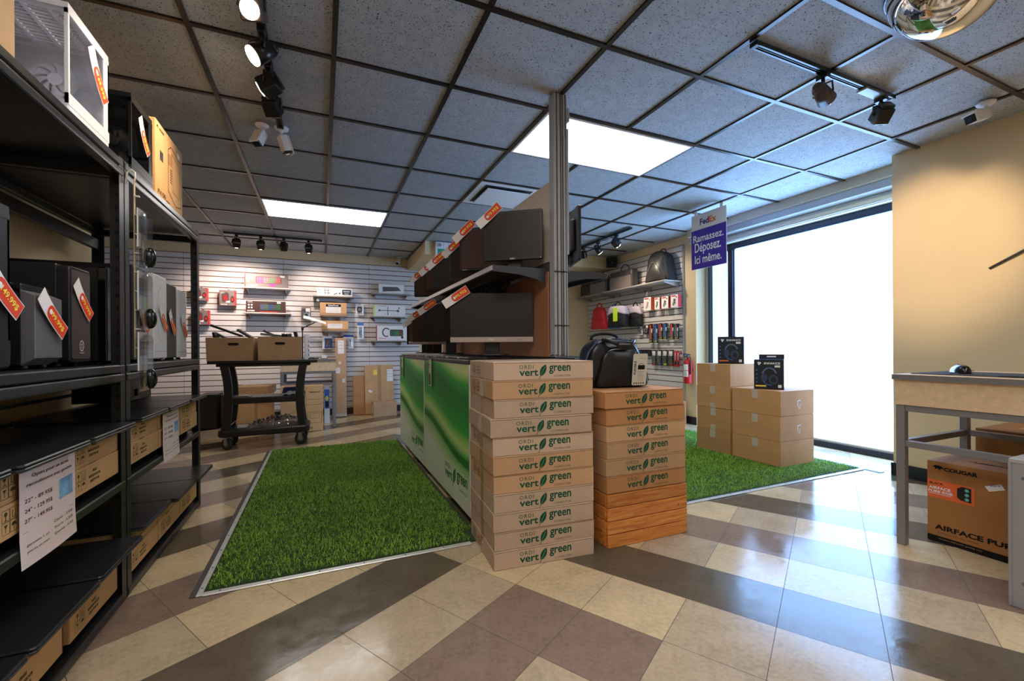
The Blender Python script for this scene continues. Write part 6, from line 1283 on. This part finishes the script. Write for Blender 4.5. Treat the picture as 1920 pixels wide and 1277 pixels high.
def camera_unit(label, loc, aim, m=WHITE, scale=1.0):
    t = thing('security_camera', label, 'camera', loc, 0, 'security cameras'); t.scale = (scale,)*3; a = Vector(aim).normalized(); p = Vector((0, 0, -.075))+Vector((a.x, a.y, 0))*.03
    b = MB(); b.lathe([(.0, -.022), (.020, -.020), (.040, -.010), (.045, 0)], m, seg=24); b.part('ceiling_plate', t)
    b = MB(); b.cyl((0, 0, -.05), (0, 0, -.015), .010, m, seg=12); b.ball((0, 0, -.055), .014, m, 14); b.tube([(0, 0, -.055), p-a*.02], .010, m, 10); b.part('arm', t)
    s = a.cross(Vector((0, 0, 1))).normalized(); u = s.cross(a); M = Matrix((s, u, a)).transposed().to_4x4(); M.translation = p
    b = MB(); b.box((-.030, -.028, -.03), (.030, .028, .075), m, .012, M=M, seg=3); b.box((-.033, .022, -.02), (.033, .032, .095), m, .004, M=M); b.part('housing', t)
    b = MB(); b.box((-.026, -.024, .072), (.026, .022, .085), BLACK, .006, M=M, seg=2); b.cyl(p+a*.084, p+a*.089, .015, mat('camera_lens', rgb(20, 30, 44), .08), seg=16); b.part('lens', t); return t
camera_unit('white security camera by the end of the left track, the left of two', (-.345, 3.25, CEIL-.006), (-.22, -.35, -.75)); camera_unit('white security camera by the end of the left track, the right of two', (-.235, 3.25, CEIL-.006), (.25, .10, -.75))
camera_unit('white security camera on the ceiling near the right wall, lens to the left', (3.69, 1.27, CEIL-.006), (-.80, .25, -.28), scale=1.05); camera_unit('small white security camera at the back wall corner of the ceiling', (1.14, 7.08, CEIL-.006), (-.35, -.5, -.5), scale=.9)
t = thing('dome_mirror', 'round convex dome mirror on the ceiling at the top right', 'mirror', (2.312, .904, CEIL-.006))
MIR = mat('mirror_chrome', (.93, .94, .95, 1), .015, 1); b = MB(); b.lathe([(.189*math.cos(PI/2*k/24), -.006-.2*math.sin(PI/2*k/24)) for k in range(25)], MIR, seg=64); b.part('mirror_dome', t)
b = MB(); b.lathe([(.186, 0), (.197, -.001), (.199, -.010), (.191, -.014), (.186, -.006)], GREYM, seg=64); b.part('rim', t)
t = thing('wall_speaker', 'black wall speaker in the corner above the right wall bags', 'speaker', (4.29, 5.80, 2.375), math.radians(-35))
b = MB(); b.box((-.085, -.055, -.075), (.085, .055, .075), BLACK, .022, seg=3); b.part('cabinet', t); b = MB(); b.prism(rrect(.145, .125, .02, 3), .004, mat('speaker_cloth', rgb(20, 20, 20), .9, bump=.5, bscale=900), F_FRONT(0, -.055, 0)); b.disc(F_FRONT(0, -.0596, 0), .01, -.01, .006, SILVER, 10); b.part('grille', t)
b = MB(); b.tube([(0, .055, 0), (.02, .085, .02), (.03, .11, .03)], .012, BLACK, 8); b.part('bracket', t)
t = thing('exit_sign', 'white and green running man exit sign under the cream bulkhead', 'sign', (1.60, 5.885, 2.255), 0)
GRN = mat('exit_green', rgb(10, 104, 78), .4, emit=rgb(10, 104, 78), es=.25); b = MB(); b.box((-.17, -.03, 0), (.17, .034, .215), WHITE, .008, seg=2)
for sx in (-.115, .115): b.cyl((sx, -.04, .168), (sx, -.03, .168), .034, WHITE, seg=20); b.cyl((sx, -.043, .168), (sx, -.04, .168), .024, SILVER, seg=20)
b.box((-.06, -.036, .14), (.06, -.03, .205), PAPER, .003); b.part('housing', t)
q = MB(); F = F_FRONT(0, -.0308, 0); q.rect(F, -.145, .006, -.02, .118, GRN); q.rect(F, -.02, .006, .12, .118, mat('exit_white', rgb(206, 228, 224), .4, emit=rgb(206, 228, 224), es=.4)); q.part('sign_face', t)
q = MB(); F = F_FRONT(.05, -.0316, .06); q.disc(F, .012, .042, .010, GRN, 12); q.line(F, [(.006, .03), (-.008, -.004)], .018, GRN); q.line(F, [(-.006, 0), (.014, -.022), (.010, -.048)], .010, GRN); q.line(F, [(-.008, 0), (-.022, -.024), (-.045, -.028)], .010, GRN); q.line(F, [(.004, .026), (.028, .012), (.036, .018)], .008, GRN); q.line(F, [(.002, .026), (-.024, .022), (-.034, .004)], .008, GRN); q.part('running_man', t)
# blister strip hanging at the rack post
t = thing('clip_strip', 'pale clip strip hanging down the rack post holding clear mouse packs', 'clip strip', (-.715, 2.262, 1.70), 0)
b = MB(); b.tube([(-.015, 0, -.01), (-.01, 0, .035), (.005, 0, .05), (.016, 0, .04), (.016, 0, .0)], .003, PAPER, 6); b.box((.012, -.006, -.72), (.015, .006, .01), mat('strip_tan', rgb(196, 176, 140), .5))
for k in range(9): b.box((.015, -.008, -.06-k*.078), (.030, .008, -.056-k*.078), PAPER)
b.part('strip', t)
def mouse_pack(z, label, y=2.275):
    t = thing('mouse_pack', label, 'blister pack', (-.676, y, z), 0, 'clear mouse packs on the rack post'); b = MB(); b.box((-.002, -.050, -.245), (.000, .050, 0), CLEAR); b.prism(rrect(.085, .225, .02, 4, 0, -.125), .020, CLEAR, F_RIGHT(.0005, 0, 0), .008, 2); b.part('shell', t)
    c = MB(); c.box((-.0085, -.046, -.16), (-.0035, .046, -.002), PAPER); c.rect(F_RIGHT(-.003, 0, 0), -.04, -.10, .04, -.03, GREYM); c.part('card', t)
    m = MB(); m.ball((.021, 0, -.195), (.022, .030, .042), MOUSE, 18); m.part('mouse', t, 'black mouse in the pack'); return t
mouse_pack(1.59, 'topmost clear mouse pack hanging on the rack post'); mouse_pack(1.335, 'middle clear mouse pack hanging on the rack post'); mouse_pack(1.085, 'lowest clear mouse pack hanging on the rack post')
